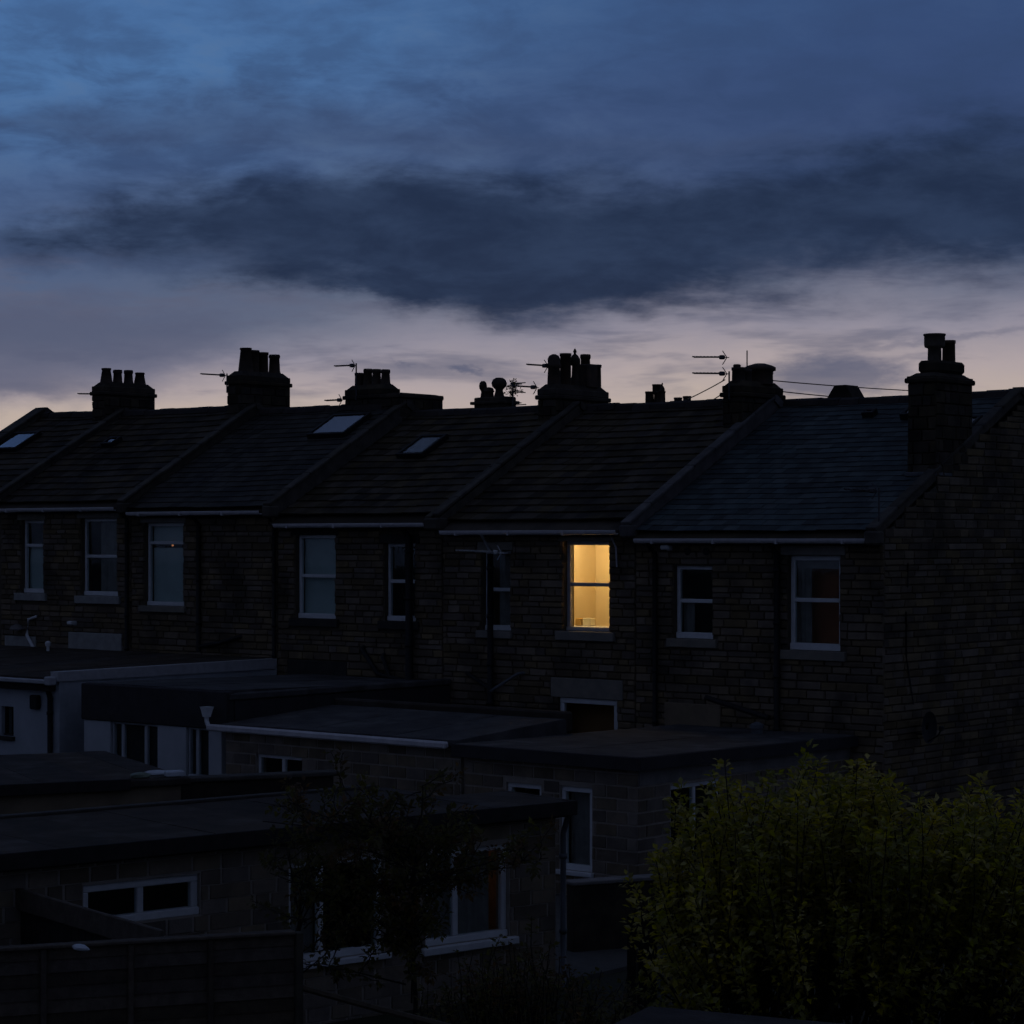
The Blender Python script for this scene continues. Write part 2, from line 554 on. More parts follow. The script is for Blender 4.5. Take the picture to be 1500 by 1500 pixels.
def masonry(parent, axis, face, u0, u1, z0, z1, holes, lib, h, avg, seen, most=300, joint=.010, inside=None, name='stone', vary=.12, bond=None):
    """lay stones course by course; pieces in the seen window become parts, the rest one joined part"""
    near, rest = [], []
    z, row = z0, 0
    while z < z1 - .05:
        hh = min(h * random.uniform(1 - vary, 1 + vary), z1 - z)
        u = u0 - (random.uniform(0, avg) if bond is None else (bond / 2 if row % 2 else 0.))
        while u < u1:
            L = avg * random.choice((.55, .75, .9, 1., 1.2, 1.5)) if bond is None else bond
            segs = [(max(u, u0), min(u + L, u1))]
            for hu0, hu1, hz0, hz1 in holes:
                if hz0 < z + hh - .02 and hz1 > z + .02:
                    segs = [q for a, b in segs for q in ((a, min(b, hu0)), (max(a, hu1), b)) if q[1] - q[0] > .05]
            for a, b in segs:
                if b - a > .05 and (inside is None or all(inside(q, z + hh) for q in (a, b))):
                    cu = (a + b) / 2
                    ok = any(s[0] < cu < s[1] and s[2] < z + hh / 2 < s[3] for s in seen)
                    (near if ok else rest).append((a, b, z, hh))
            u += L
        z += hh
        row += 1
    near.sort(key=lambda q: -(q[1] - q[0]) * q[3])
    rest += near[most:]
    near = near[:most]
    put = []
    joined = MB()
    for i, (a, b, z, hh) in enumerate(near + rest):
        L0, mb, me = min(random.sample(lib, len(lib)), key=lambda q: abs(q[0] - (b - a)))
        sx, sz = (b - a - joint) / L0, (hh - joint) / h
        sy = random.uniform(.75, 1.3)
        rot = random.uniform(-.006, .006)
        cu = (a + b) / 2
        org = (cu, face, z + joint / 2) if axis == 'y' else (face, cu, z + joint / 2)
        if i < len(near):
            link(name, me, parent, org, (0, rot, 0 if axis == 'y' else R(90)), (sx, sy, sz))
        else:
            vs_ = [(x * sx, y * sy, zz * sz) for x, y, zz in mb.v]
            if axis == 'y':
                joined.add([(cu + x, face + y, z + joint / 2 + zz) for x, y, zz in vs_], mb.f)
            else:
                joined.add([(face - y, cu + x, z + joint / 2 + zz) for x, y, zz in vs_], mb.f)
    if joined.v:
        joined.build('masonry', lib[0][2].materials[0], parent, kind='stuff')


# ------------------------------------------------------------------ ground
structure(MB().box(-400, 400, -300, 700, -.6, -.05), 'ground', 'ground')
structure(MB().box(-30, 2.2, -12, .02, -.3, .0), 'yard_paving', 'paving')

# ------------------------------------------------------------------ windows
SEEN_ALL = [(-99, 99, -9, 99)]


def window(house, axis, face, u0, u1, z0, z1, rec=.12, split=.5, bar=.065, bottom=.10, frame='upvc', inside='room_dark', depth=.9,
           sill=None, lintel=None, sill_mat='dressed', lintel_mat='dressed', cover=None, cover_mat='curtain', mullions=(), room=True, label=None, pane_mat='glass'):
    """sash or casement window set back in its opening; children: rail, pane, sill, lintel, curtain"""
    def bx(mb, a, b, d0, d1, c, d, r=True):
        if axis == 'y':
            return (mb.rbox if r else mb.box)(a, b, face + d0, face + d1, c, d)
        return (mb.rbox if r else mb.box)(face - d1, face - d0, a, b, c, d)
    f = MB()
    bx(f, u0, u0 + bar, rec, rec + .08, z0 + bottom, z1 - bar)
    bx(f, u1 - bar, u1, rec, rec + .08, z0 + bottom, z1 - bar)
    bx(f, u0, u1, rec - .002, rec + .082, z1 - bar, z1)
    bx(f, u0, u1, rec - .03, rec + .082, z0, z0 + bottom)
    w = f.build('window', frame, house, label=label)
    gu0, gu1, gz0, gz1 = u0 + bar, u1 - bar, z0 + bottom, z1 - bar
    cols = [gu0, *mullions, gu1]
    for mu in mullions:
        bx(MB(), mu - .04, mu + .04, rec + .006, rec + .076, gz0, gz1).build('mullion', frame, w)
    for ca, cb in zip(cols, cols[1:]):
        a, b = ca + (.04 if ca in mullions else 0), cb - (.04 if cb in mullions else 0)
        if split:
            zm = gz0 + (gz1 - gz0) * split
            bx(MB(), a, b, rec + .004, rec + .07, zm - .035, zm + .035).build('rail', frame, w)
            panes = ((gz0, zm - .035), (zm + .035, gz1))
        else:
            panes = ((gz0, gz1),)
        for p0, p1 in panes:
            bx(MB(), a, b, rec + .036, rec + .042, p0, p1, False).build('pane', pane_mat, w)
    if sill:
        bx(MB(), u0 - sill[0], u1 + sill[1], -.07, rec + .02, z0 - sill[2], z0 - .002).build('sill', sill_mat, w)
    if lintel:
        bx(MB(), u0 - lintel[0], u1 + lintel[1], -.018, .2, z1 + .002, z1 + lintel[2]).build('lintel', lintel_mat, w)
    for c in cover or ():
        kind, a, b, c0, c1 = c[:5]
        cm = c[5] if len(c) > 5 else cover_mat
        ua, ub = u0 + (u1 - u0) * a, u0 + (u1 - u0) * b
        za, zb = z0 + (z1 - z0) * c0, z0 + (z1 - z0) * c1
        if kind == 'blind':
            bx(MB(), ua, ub, rec + .13, rec + .14, za, zb, False).build('blind', cm, w)
        else:
            mb, n = MB(), max(6, int((ub - ua) / .03))
            vs_ = []
            for i in range(n + 1):
                u = ua + (ub - ua) * i / n
                d = rec + .16 + .022 * math.sin(i * 1.9) + .012 * math.sin(i * .83)
                for z in (za, zb):
                    vs_.append((u, face + d, z) if axis == 'y' else (face - d, u, z))
            mb.add(vs_, [(2 * i, 2 * i + 2, 2 * i + 3, 2 * i + 1) for i in range(n)])
            mb.build('curtain', cm, w, True)
    if room:
        mb = MB()
        a, b, c, d = u0 - .35, u1 + .12, z0 - .3, z1 + .12
        q = lambda u, dd, z: (u, face + dd, z) if axis == 'y' else (face - dd, u, z)
        i0, i1 = .335, depth
        mb.add([q(a, i0, c), q(b, i0, c), q(b, i0, d), q(a, i0, d), q(a, i1, c), q(b, i1, c), q(b, i1, d), q(a, i1, d)],
               [(4, 5, 6, 7), (0, 1, 5, 4), (3, 7, 6, 2), (0, 4, 7, 3), (1, 2, 6, 5)])
        mb.build('room', inside, w)
    return w


def pipe(house, pts, r=.045, m='iron', name='downpipe', clips=True):
    mb = MB().tube(pts, r, 8)
    if clips:
        for a, b in zip(pts, pts[1:]):
            a, b = Vector(a), Vector(b)
            L = (b - a).length
            if abs(b.z - a.z) > .95 * L and L > .8:
                for k in range(int(L / .9) + 1):
                    c = a + (b - a) * min(.97, (k + .3) * .9 / L)
                    mb.lathe(c.x, c.y, [(r, c.z - .03), (r + .014, c.z - .03), (r + .014, c.z + .03), (r, c.z + .03)], 8, False)
    return mb.build(name, m, house, True)


# ------------------------------------------------------------------ the terrace
BOUND = [0., -5.1, -9.7, -14.2, -18.7, -23.2, -26.3]
ROOF = [(5.45, 7.99), (5.60, 8.05), (5.75, 8.08), (6.02, 8.28), (6.13, 8.38), (6.25, 8.43)]    # eave and ridge height
YE = -.25
RIDGE = [4.75, 4.35, 4.05, 3.8, 3.65, 3.6]     # the terrace is a little shallower towards the left
YB_OF = [2 * y + .1 for y in RIDGE]
WHO = ['end terrace house with blue slate roof and stone gable wall on the right',
       'terrace house with the one brightly lit yellow window',
       'terrace house with the narrow roof window and a wide white sash window',
       'terrace house with the large bright skylight near its ridge',
       'terrace house at the left with two white lintels above a flat roof',
       'terrace house at the far left edge, mostly its dark roof with a skylight']
HOUSES = []
for i, t in enumerate(WHO):
    HOUSES.append(thing('terrace_house', t, 'house', (BOUND[i + 1], 0, 0), 'stone terrace houses in a row'))

TILE = {'slate': (.21, .27, .010, .006), 'tile_brown': (.29, .31, .022, .012), 'tile_dark': (.29, .31, .020, .012), 'slate_blue': (.23, .27, .012, .007)}
TM = {}
for tn, (g, w_, th, lift) in TILE.items():
    TM[tn] = []
    for k in range(4):
        j = lambda a: random.uniform(-a, a)
        mb = MB()
        hw, L = w_ / 2 - .003, g * 1.45
        vs_ = [(-hw, j(.004), 0), (hw, j(.004), 0), (hw, L, -.004), (-hw, L, -.004),
               (-hw, j(.004), th), (hw, j(.004), th + j(.003)), (hw, L, th - .004), (-hw, L, th - .004)]
        mb.add(vs_, [(0, 1, 5, 4), (4, 5, 6, 7), (0, 4, 7, 3), (1, 2, 6, 5), (0, 3, 2, 1)])
        TM[tn].append((mb, mb.mesh('tile', tn)))


def roof(i, tn):
    h, (ze, zr), xa, xb = HOUSES[i], ROOF[i], BOUND[i + 1], BOUND[i]
    YR, YB = RIDGE[i], YB_OF[i]
    # deck with both slopes
    deck = MB().prism([(YE, ze - .085), (YR, zr - .11), (YB + .25, ze - .06), (YB + .25, ze - .16), (YR, zr - .24), (YE, ze - .14)], 'x', xa + .01, xb - .01)
    rf = deck.build('roof', 'tile_dark', h)
    g, w_, th, lift = TILE[tn]
    ang = math.atan2(zr - ze, YR - YE)
    L = math.hypot(zr - ze, YR - YE)
    n = int(L / g)
    a0, a1 = xa + .08, xb - .08 if i else xb - .1
    spots = []
    for r_ in range(n):
        s = L - (n - r_) * g - .02
        x = a0 - (w_ / 2 if r_ % 2 else 0)
        while x < a1:
            b0, b1 = max(x, a0), min(x + w_, a1)
            if b1 - b0 > .05:
                spots.append((r_, (b0 + b1) / 2, b1 - b0, s))
            x += w_
    if i == 5:                                       # the far house is cut by the frame
        vis = [q for q in spots if q[3] > 1.2 + (-24.4 - q[1]) * .9]
    else:
        vis = spots
    # nearest courses are the largest in view
    vis = sorted(vis, key=lambda q: q[3] - .25 * q[1])
    ind, rest = vis[:300], vis[300:] + [q for q in spots if q not in vis]
    joined = MB()
    for k, (r_, x, ww, s) in enumerate(ind + rest):
        mb, me = random.choice(TM[tn])
        org = Vector((x, YE + s * math.cos(ang), ze + s * math.sin(ang) + random.uniform(0, .004)))
        org.z -= .035 * math.sin(math.pi * (x - xa) / (xb - xa)) * (.35 + .65 * s / L) + .005 * math.sin(x * 2.7 + s * 1.3)
        tilt = ang - (th + lift) / g * .75
        rz = random.gauss(0, .006)
        if random.random() < .03:
            rz *= 3
            org += Vector((0, -.02, -.008))
        if k < len(ind):
            link('roof_tile', me, rf, org, (tilt, 0, rz), (ww / w_, 1, 1))
        else:
            M = Matrix.Translation(org) @ Matrix.Rotation(tilt, 4, 'X')
            joined.add([M @ Vector((v[0] * ww / w_, v[1], v[2])) for v in mb.v], mb.f)
    if joined.v:
        joined.build('tiling', tn, rf, kind='stuff')
    # ridge tiles
    x = xa + .02
    k = 0
    while x < xb - .05:
        x1 = min(x + .44, xb - .02)
        z = zr + random.uniform(-.010, .010) - .03 * math.sin(math.pi * (x - xa) / (xb - xa))
        MB().prism([(YR - .17, z - .075), (YR - .12, z + .03), (YR - .04, z + .075), (YR + .04, z + .075), (YR + .12, z + .03), (YR + .17, z - .075)], 'x', x + .004, x1 - .004).build('ridge_tile', 'ridge', rf)
        x = x1
    return rf, ang


ROOFS = []
for i, tn in enumerate(('slate', 'tile_brown', 'tile_brown', 'slate_blue', 'tile_dark', 'tile_dark')):
    ROOFS.append(roof(i, tn))


def on_roof(i, y):
    ze, zr = ROOF[i]
    return ze + (zr - ze) * (y - YE) / (RIDGE[i] - YE)


def coping(i, x, zh, y0=-.3, m='coping', wid=.34, raise_=.075, double=False, parent=None):
    """sloping coping stones on the party wall, with a kneeler at the eaves"""
    ze, zr = zh
    YR, YB = RIDGE[i], YB_OF[i]
    y1 = YR
    h = parent or HOUSES[i]
    ang = math.atan2(zr - ze, YR - YE)
    body = MB().prism([(y0 + .08, ze - .25), (y0 + .08, ze + .01), (YR, zr + .03), (YB, ze + .03), (YB, ze - .25)], 'x', x - wid / 2 + .04, x + wid / 2 - .04)
    c = body.build('coping', m, h)
    n = 7
    L = (y1 - y0) / math.cos(ang)
    for k in range(n):
        for strip in ((-1, 1) if double else (0,)):
            w2 = wid / 2 if not double else wid / 4 - .012
            xc = x + strip * wid / 4
            mb = MB().rbox(-w2, w2, 0, L / n - .012, 0, .06, .012)
            me = mb.mesh('coping_stone', m)
            y = y0 + (y1 - y0) * k / n
            z = ze + (zr - ze) * (y - YE) / (YR - YE) + raise_ - .06 + random.uniform(-.006, .006) + (.03 * strip if double else 0)
            link('coping_stone', me, c, (xc, y, z), (ang, 0, random.uniform(-.006, .006)))
    # ridge saddle and far slope
    MB().prism([(y1 - .02, zr + raise_ - .12), (y1 - .02, zr + raise_ + .004), (y1 + .06, zr + raise_ + .004), (YB, ze + raise_), (YB, ze + raise_ - .12)], 'x', x - wid / 2, x + wid / 2).build('far_coping', m, c)
    MB().rbox(x - wid / 2 - .01, x + wid / 2 + .01, y0 - .06, y0 + .25, ze - .24, ze - .01, .03).build('kneeler', m, c)


for i in range(1, 6):
    zh = (max(ROOF[i - 1][0], ROOF[i][0]) + .02, max(ROOF[i - 1][1], ROOF[i][1]))
    coping(i, BOUND[i], zh, m='coping_pale' if i == 1 else 'coping', double=i in (2,), wid=.36 if i == 2 else .20)
coping(5, BOUND[6], (ROOF[5][0] + .1, ROOF[5][1] + .12), wid=.4)
coping(0, -.07, (ROOF[0][0] + .05, ROOF[0][1] + .02), m='coping', wid=.2)

# ---- rear walls, gutters, windows
WIN = {0: [], 1: [], 2: [], 3: [], 4: [], 5: []}       # openings that the masonry leaves free


def opening(i, u0, u1, z0, z1, sill, lintel):
    WIN[i].append((u0, u1, z0, z1))
    if sill:
        WIN[i].append((u0 - sill[0], u1 + sill[1], z0 - sill[2], z0))
    if lintel:
        WIN[i].append((u0 - lintel[0], u1 + lintel[1], z1, z1 + lintel[2]))


REAL = {k: [] for k in range(6)}


def rear_window(i, u0, u1, z0, z1, sill=(.14, .14, .16), lintel=(.12, .12, .2), **kw):
    opening(i, u0, u1, z0, z1, sill, lintel)
    REAL[i].append((u0, u1, z0, z1))
    return window(HOUSES[i], 'y', 0., u0, u1, z0, z1, sill=sill, lintel=lintel, **kw)


# end house
rear_window(0, -1.90, -.86, 3.48, 5.08, inside='room_red', depth=.5, cover=[('curtain', .04, .32, .04, .94), ('blind', .05, .95, .86, .96)], cover_mat='curtain', bar=.085, bottom=.12, split=.52,
            label='tall white sash window with a curtain and dim red room')
rear_window(0, -4.28, -3.44, 3.61, 4.89, sill=(.1, .12, .15), lintel=None, cover=[('curtain', .05, .32, .04, .55)], bar=.07, bottom=.11)
# house with the lit window
lit = rear_window(1, -6.76, -5.70, 3.68, 5.32, sill=(.14, .14, .17), lintel=(.1, .1, .15), room=False, bar=.075, bottom=.075, split=.52, frame='upvc_grey',
                  label='sash window glowing warm yellow')
rear_window(1, -8.72, -8.02, 3.64, 5.14, sill=(.1, .06, .14), lintel=(.1, .06, .16), frame='upvc', inside='room_brown', depth=.6, cover=[('curtain', .3, .7, .04, .95)])
rear_window(1, -6.86, -5.52, 1.3, 2.46, sill=None, lintel=(.18, .14, .36), lintel_mat='dressed', split=None, inside='room_brown', depth=.5, bar=.1, rec=.04, label='white framed kitchen window with shallow brown room behind')  # brown box walls show through the single pane
# house three
rear_window(2, -13.70, -12.58, 3.76, 5.44, sill=(.12, .12, .16), lintel=(.1, .1, .18), sill_mat='dressed_black', lintel_mat='dressed_black', cover=[('blind', .03, .97, .04, .97)], cover_mat='curtain_pale', bar=.07)
rear_window(2, -11.24, -10.42, 3.76, 5.27, sill=(.12, .12, .16), lintel=(.1, .1, .18), sill_mat='dressed_black', lintel_mat='dressed_black', inside='room_dark')
rear_window(2, -13.72, -12.40, 1.4, 2.5, sill=None, lintel=(.18, .16, .42), lintel_mat='dressed_black', split=None)
# house four
rear_window(3, -18.30, -17.05, 3.93, 5.70, sill=(.1, .1, .13), lintel=(.1, .1, .18), cover=[('blind', .03, .97, .04, .70), ('blind', .03, .97, .77, .98)], cover_mat='curtain_pale', split=.78, bar=.07, bottom=.09)
# house five
rear_window(4, -20.40, -19.18, 4.11, 5.81, sill=(.14, .14, .17), lintel=(.1, .1, .17), sill_mat='dressed_pale', cover=[('curtain', .3, .75, .05, .95)])
rear_window(4, -22.50, -21.70, 4.14, 5.78, sill=(.16, .14, .17), lintel=(.1, .1, .17), sill_mat='dressed_pale', cover=[('blind', .03, .97, .05, .66)], split=.66, cover_mat='curtain_pale')

for i in range(6):
    h, xa, xb = HOUSES[i], BOUND[i + 1], BOUND[i]
    ze = ROOF[i][0]
    body = wall_cells(MB(), 'y', .03, .33, xa + (.0 if i == 5 else .002), xb - (.04 if i == 0 else .002), -.3, ze - .12, REAL[i])
    wl = body.build('wall', 'mortar', h)
    body = MB().box(xa + .002, xb - .04, YB_OF[i] - .3, YB_OF[i], -.3, ze - .12)
    body.build('front_wall', 'chimney_stone', h)
    extra = []
    if i == 4:
        extra = [(-23.04, -21.94, 2.86, 3.16), (-20.79, -19.0, 2.92, 3.30)]
    if i == 5:
        continue
    masonry(wl, 'y', 0., xa + .01, xb - .005, 0., ze - .14, WIN[i] + extra, STONES, .125, .40, [(xa, xb, 2.35 if i > 1 else 1.9, 9)], vary=.26, joint=.008)
    for e in extra:
        MB().rbox(e[0], e[1], -.03, .1, e[2], e[3]).build('lintel', 'dressed_pale', h, label='pale blank stone lintel')

# ---- gutters on fascia boards
for i in range(6):
    xa, xb, ze = BOUND[i + 1], BOUND[i], ROOF[i][0]
    a, b = xa + .2, xb - .2 if i else xb - .12
    MB().box(a, b, -.10, .03, ze - .21, ze - .08).build('fascia', 'wood_dark', HOUSES[i])
    prof = [(-.34 + .06 - .06 * math.cos(k * math.pi / 6), ze - .095 - .075 * math.sin(k * math.pi / 6)) for k in range(7)]
    gm = MB()
    poly = prof + [(-.28 + (u_ + .28) * .88, z_ + .008) for u_, z_ in reversed(prof)]
    gm.prism(poly, 'x', a, b)
    gt = gm.build('gutter', 'gutter_pale', HOUSES[i])
    x = a + .4
    while x < b:
        MB().box(x - .014, x + .014, -.352, -.10, ze - .18, ze - .09).build('gutter_bracket', 'gutter_pale', gt)
        x += 1.3

# ---- downpipes and soil pipes
g0, g1, g2, g3, g4 = [r_[0] - .15 for r_ in ROOF[:5]]
pipe(HOUSES[0], [(-4.66, -.28, g0), (-4.62, -.07, g0 - .2), (-4.62, -.07, .2)], .045)
pipe(HOUSES[0], [(-2.06, -.28, g0), (-2.04, -.09, g0 - .2), (-2.04, -.09, 1.9)], .055)
pipe(HOUSES[1], [(-8.5, -.28, g1), (-8.44, -.10, g1 - .3), (-8.44, -.10, 5.0)], .03, 'upvc_grey')
pipe(HOUSES[1], [(-8.42, -.10, 5.08), (-8.42, -.10, 2.2)], .058, name='soil_pipe')
pipe(HOUSES[1], [(-8.42, -.10, 2.55), (-8.9, -.10, 2.78), (-9.1, .02, 2.82)], .04, 'iron', 'branch_pipe', False)
pipe(HOUSES[1], [(-8.42, -.12, 2.5), (-7.75, -.10, 2.86), (-7.65, .02, 2.88)], .03, 'lead', 'branch_pipe', False)
pipe(HOUSES[1], [(-5.62, -.1, 5.5), (-5.50, -.05, 5.2), (-5.48, -.05, 4.85)], .018, 'upvc_grey', 'cable', False)
pipe(HOUSES[2], [(-10.52, -.28, g2), (-10.47, -.11, g2 - .22), (-10.47, -.11, 2.4)], .075, name='soil_pipe')
pipe(HOUSES[2], [(-10.47, -.11, 2.6), (-11.3, -.10, 2.72), (-11.75, -.08, 3.2), (-11.78, .02, 3.24)], .05, 'iron', 'branch_pipe', False)
pipe(HOUSES[2], [(-10.47, -.11, 2.55), (-11.0, -.10, 2.68), (-11.2, -.08, 3.08), (-11.22, .02, 3.12)], .045, 'iron', 'branch_pipe', False)
pipe(HOUSES[3], [(-14.3, -.28, g3), (-14.22, -.08, g3 - .2), (-14.22, -.08, 2.9)], .04)
pipe(HOUSES[3], [(-16.52, -.28, g3), (-16.48, -.08, g3 - .2), (-16.48, -.08, 3.0)], .05)
pipe(HOUSES[3], [(-16.48, -.08, 3.1), (-15.8, -.1, 3.2), (-15.3, -.1, 3.32), (-15.25, .02, 3.35)], .045, 'iron', 'branch_pipe', False)
pipe(HOUSES[4], [(-18.8, -.28, g4), (-18.76, -.08, g4 - .2), (-18.76, -.08, 2.9)], .045)
pipe(HOUSES[4], [(-21.9, .0, 3.62), (-22.1, -.09, 3.55), (-22.15, -.1, 3.2), (-21.9, -.1, 2.9)], .035, 'upvc', 'waste_pipe', False)

# small fittings under the eaves of the end house
for x in (-3.95, -3.55):
    MB().tube([(x, -.03, 5.14), (x, -.01, 5.14)], .07, 10).build('vent_cap', 'iron', HOUSES[0])

# ---- gable wall of the end house
zg, zt = ROOF[0]
YR, YB = RIDGE[0], YB_OF[0]


def gable_top(y):
    return (zg if y < YE else zg + (zt - zg) * (y - YE) / (YR - YE) if y < YR else zt - (zt - zg) * (y - YR) / (YR - YE)) - .02


gw = MB().prism([(.03, -.3), (.03, gable_top(.03) - .02), (YR, zt - .03), (YB - .02, gable_top(YB)), (YB - .02, -.3)], 'x', -.32, -.03).build('gable_wall', 'mortar', HOUSES[0])
masonry(gw, 'x', 0., 0., 9.4, .0, 8.1, [], STONES_G, .125, .40, [(0, 3.6, 2., 7.5)], vary=.26, joint=.008, inside=lambda u, z: z < gable_top(u) + .02)
pipe(HOUSES[0], [(.02, .72, 4.95), (.02, .72, 4.55)], .014, name='cable', clips=False)
pipe(HOUSES[0], [(.02, .66, 4.15), (.02, .67, 3.4), (.02, .9, 2.6)], .014, name='cable', clips=False)
# gable of a dormer on the street side, showing above the ridge
MB().prism([(-4.72, 6.4), (-4.72, 7.7), (-4.28, 8.33), (-4.03, 8.33), (-3.62, 7.7), (-3.62, 6.4)], 'y', 5.3, 5.75).build('dormer_gable', 'chimney_stone', HOUSES[0])

# ------------------------------------------------------------------ chimneys


def chimney(i, x0, x1, y0, y1, ztop, zbase, band=.22, flaunch=.1, cap=.05, name='chimney'):
    b = MB().box(x0 + .03, x1 - .03, y0 + .03, y1 - .03, zbase, ztop - .01)
    c = b.build(name, 'mortar', HOUSES[i])
    masonry(c, 'y', y0, x0, x1, zbase, ztop - band, [], CHIM, .2, .32, SEEN_ALL)
    masonry(c, 'x', x1, y0, y1, zbase, ztop - band, [], CHIM, .2, .32, SEEN_ALL)
    for s in (0, 1):       # plain far sides
        pass
    MB().box(x0, x0 + .028, y0 + .03, y1 - .001, zbase, ztop - band).build('side', 'chimney_stone', c)
    MB().box(x0 + .03, x1 - .001, y1 - .028, y1, zbase, ztop - band).build('side', 'chimney_stone', c)
    MB().rbox(x0 - cap, x1 + cap, y0 - cap, y1 + cap, ztop - band, ztop - band + .09, .02).build('string_course', 'chimney_stone', c)
    MB().rbox(x0 - .012, x1 + .012, y0 - .012, y1 + .012, ztop - band + .088, ztop, .015).build('cap_course', 'chimney_stone', c)
    f = .09
    v = [(x, y, ztop - .004) for x, y in ((x0 + .02, y0 + .02), (x1 - .02, y0 + .02), (x1 - .02, y1 - .02), (x0 + .02, y1 - .02))]
    v += [(x, y, ztop + flaunch) for x, y in ((x0 + f, y0 + f * 1.6), (x1 - f, y0 + f * 1.6), (x1 - f, y1 - f * 1.6), (x0 + f, y1 - f * 1.6))]
    MB().add(v, [(4, 5, 6, 7), (0, 1, 5, 4), (1, 2, 6, 5), (2, 3, 7, 6), (3, 0, 4, 7)]).build('flaunching', 'chimney_stone', c)
    return c


def pot(c, x, y, z0, z1, r=.12, style='roll', m='pot'):
    h = z1 - z0
    if style == 'roll':
        pr = [(r * 1.18, z0), (r * 1.12, z0 + .04), (r, z0 + .08), (r * .86, z1 - .09), (r * .98, z1 - .08), (r * 1.0, z1 - .03), (r * .9, z1), (r * .7, z1), (r * .68, z1 - .1)]
    elif style == 'plain':
        pr = [(r, z0), (r * .95, z1 - .06), (r * 1.04, z1 - .055), (r * 1.04, z1), (r * .8, z1), (r * .78, z1 - .1)]
    elif style == 'taper':
        pr = [(r * 1.35, z0), (r * 1.3, z0 + .05), (r * .9, z1 - .05), (r * 1.02, z1 - .045), (r * 1.02, z1), (r * .75, z1), (r * .72, z1 - .1)]
    elif style == 'dome':
        pr = [(r * 1.05, z0), (r * .92, z0 + h * .55), (r * 1.12, z0 + h * .58), (r * 1.12, z0 + h * .68), (r * .95, z0 + h * .72), (r * .98, z0 + h * .85), (r * .75, z0 + h * .95), (r * .3, z1), (.01, z1 + .005)]
    elif style == 'finial':
        pr = [(r * .9, z0), (r * .62, z0 + h * .3), (r * .55, z0 + h * .55), (r * 1.0, z0 + h * .6), (r * 1.0, z0 + h * .72), (r * .55, z0 + h * .82), (r * .22, z0 + h * .86), (r * .33, z0 + h * .93), (r * .1, z1)]
    elif style == 'ball':
        pr = [(r * .75, z0), (r * .5, z0 + h * .35), (r * .55, z0 + h * .42), (r * .95, z0 + h * .56), (r * 1.05, z0 + h * .72), (r * .85, z0 + h * .9), (r * .45, z1 - .005), (.01, z1)]
    elif style == 'hood':
        pr = [(r * .75, z0), (r * .72, z0 + h * .5), (r * 1.05, z0 + h * .54), (r * 1.12, z0 + h * .62), (r * 1.12, z0 + h * .93), (r * 1.2, z0 + h * .94), (r * 1.2, z1), (.01, z1 + .01)]
    return MB().lathe(x, y, pr, 14, False).build('chimney_pot', m, c, True)


c = chimney(5, -23.83, -23.38, 3.18, 4.77, 9.03, 7.3)
for y, z1, st in ((3.08, 9.47, 'taper'), (3.43, 9.45, 'roll'), (3.77, 9.46, 'roll'), (4.13, 9.42, 'taper')):
    pot(c, -23.6, y + .35, 9.09, z1, .115, st)
c = chimney(4, -19.34, -18.86, 3.40, 4.94, 9.10, 7.2)
for y, z1, st in ((3.42, 9.74, 'taper'), (3.66, 9.70, 'plain'), (3.95, 9.67, 'plain'), (4.33, 9.64, 'roll')):
    pot(c, -19.11, y + .35, 9.17, z1, .135, st)
c = chimney(3, -15.90, -14.72, 3.72, 4.22, 8.64, 7.3)
for x, z1, st in ((-15.70, 9.02, 'plain'), (-15.44, 9.1, 'roll'), (-15.18, 9.08, 'roll'), (-14.91, 9.06, 'roll')):
    pot(c, x, 3.97, 8.70, z1, .105, st)
c = chimney(3, -14.70, -14.14, 3.60, 4.98, 8.50, 7.2, band=.1, flaunch=.02, cap=.025)
c['label'] = 'long low chimney stack without pots'
c = chimney(2, -10.25, -9.78, 3.53, 5.28, 8.42, 7.2)
for y, z1, r_, st in ((3.42, 9.13, .135, 'dome'), (3.80, 9.17, .12, 'plain'), (4.11, 9.29, .115, 'finial'), (4.46, 9.19, .115, 'roll'), (4.76, 8.99, .15, 'plain')):
    pot(c, -10.02, y + .35, 8.49, z1, r_, st)
MB().rbox(-10.22, -9.8, 4.63, 4.97, 8.48, 8.98, .03).build('pot_base', 'pot', c)
c = chimney(1, -5.50, -5.06, 3.28, 4.68, 8.27, 6.9)
pot(c, -5.28, 3.49, 8.33, 8.62, .13, 'plain')
MB().rbox(-5.36, -5.24, 3.41, 3.53, 8.6, 8.68, .02).build('cowl', 'pot', c)
hd = MB().lathe(-5.28, 4.22, [(.26, 8.33), (.25, 8.58), (.31, 8.6), (.31, 8.66), (.22, 8.7), (.1, 8.735), (.01, 8.74)], 16, False)
hd.build('chimney_pot', 'pot', c, True, label='broad squat domed chimney pot')
for y in (3.42, 4.15):
    pot(c, -5.28, y + .35, 8.33, 8.60, .10, 'plain')
c = chimney(0, -.56, -.012, 1.70, 2.96, 8.14, 6.2, band=.12, flaunch=.06, cap=.045)
MB().rbox(-.5, -.08, 1.92, 2.86, 8.2, 8.42, .06).build('pot_base', 'chimney_stone', c)
pot(c, -.28, 2.13, 8.38, 8.88, .16, 'hood', 'pot_pale')
pot(c, -.28, 2.62, 8.38, 8.80, .115, 'plain')
MB().rbox(-.60, .0, 1.655, 3.0, 6.42, 6.50, .02).build('flashing', 'lead', c)

# ------------------------------------------------------------------ skylights


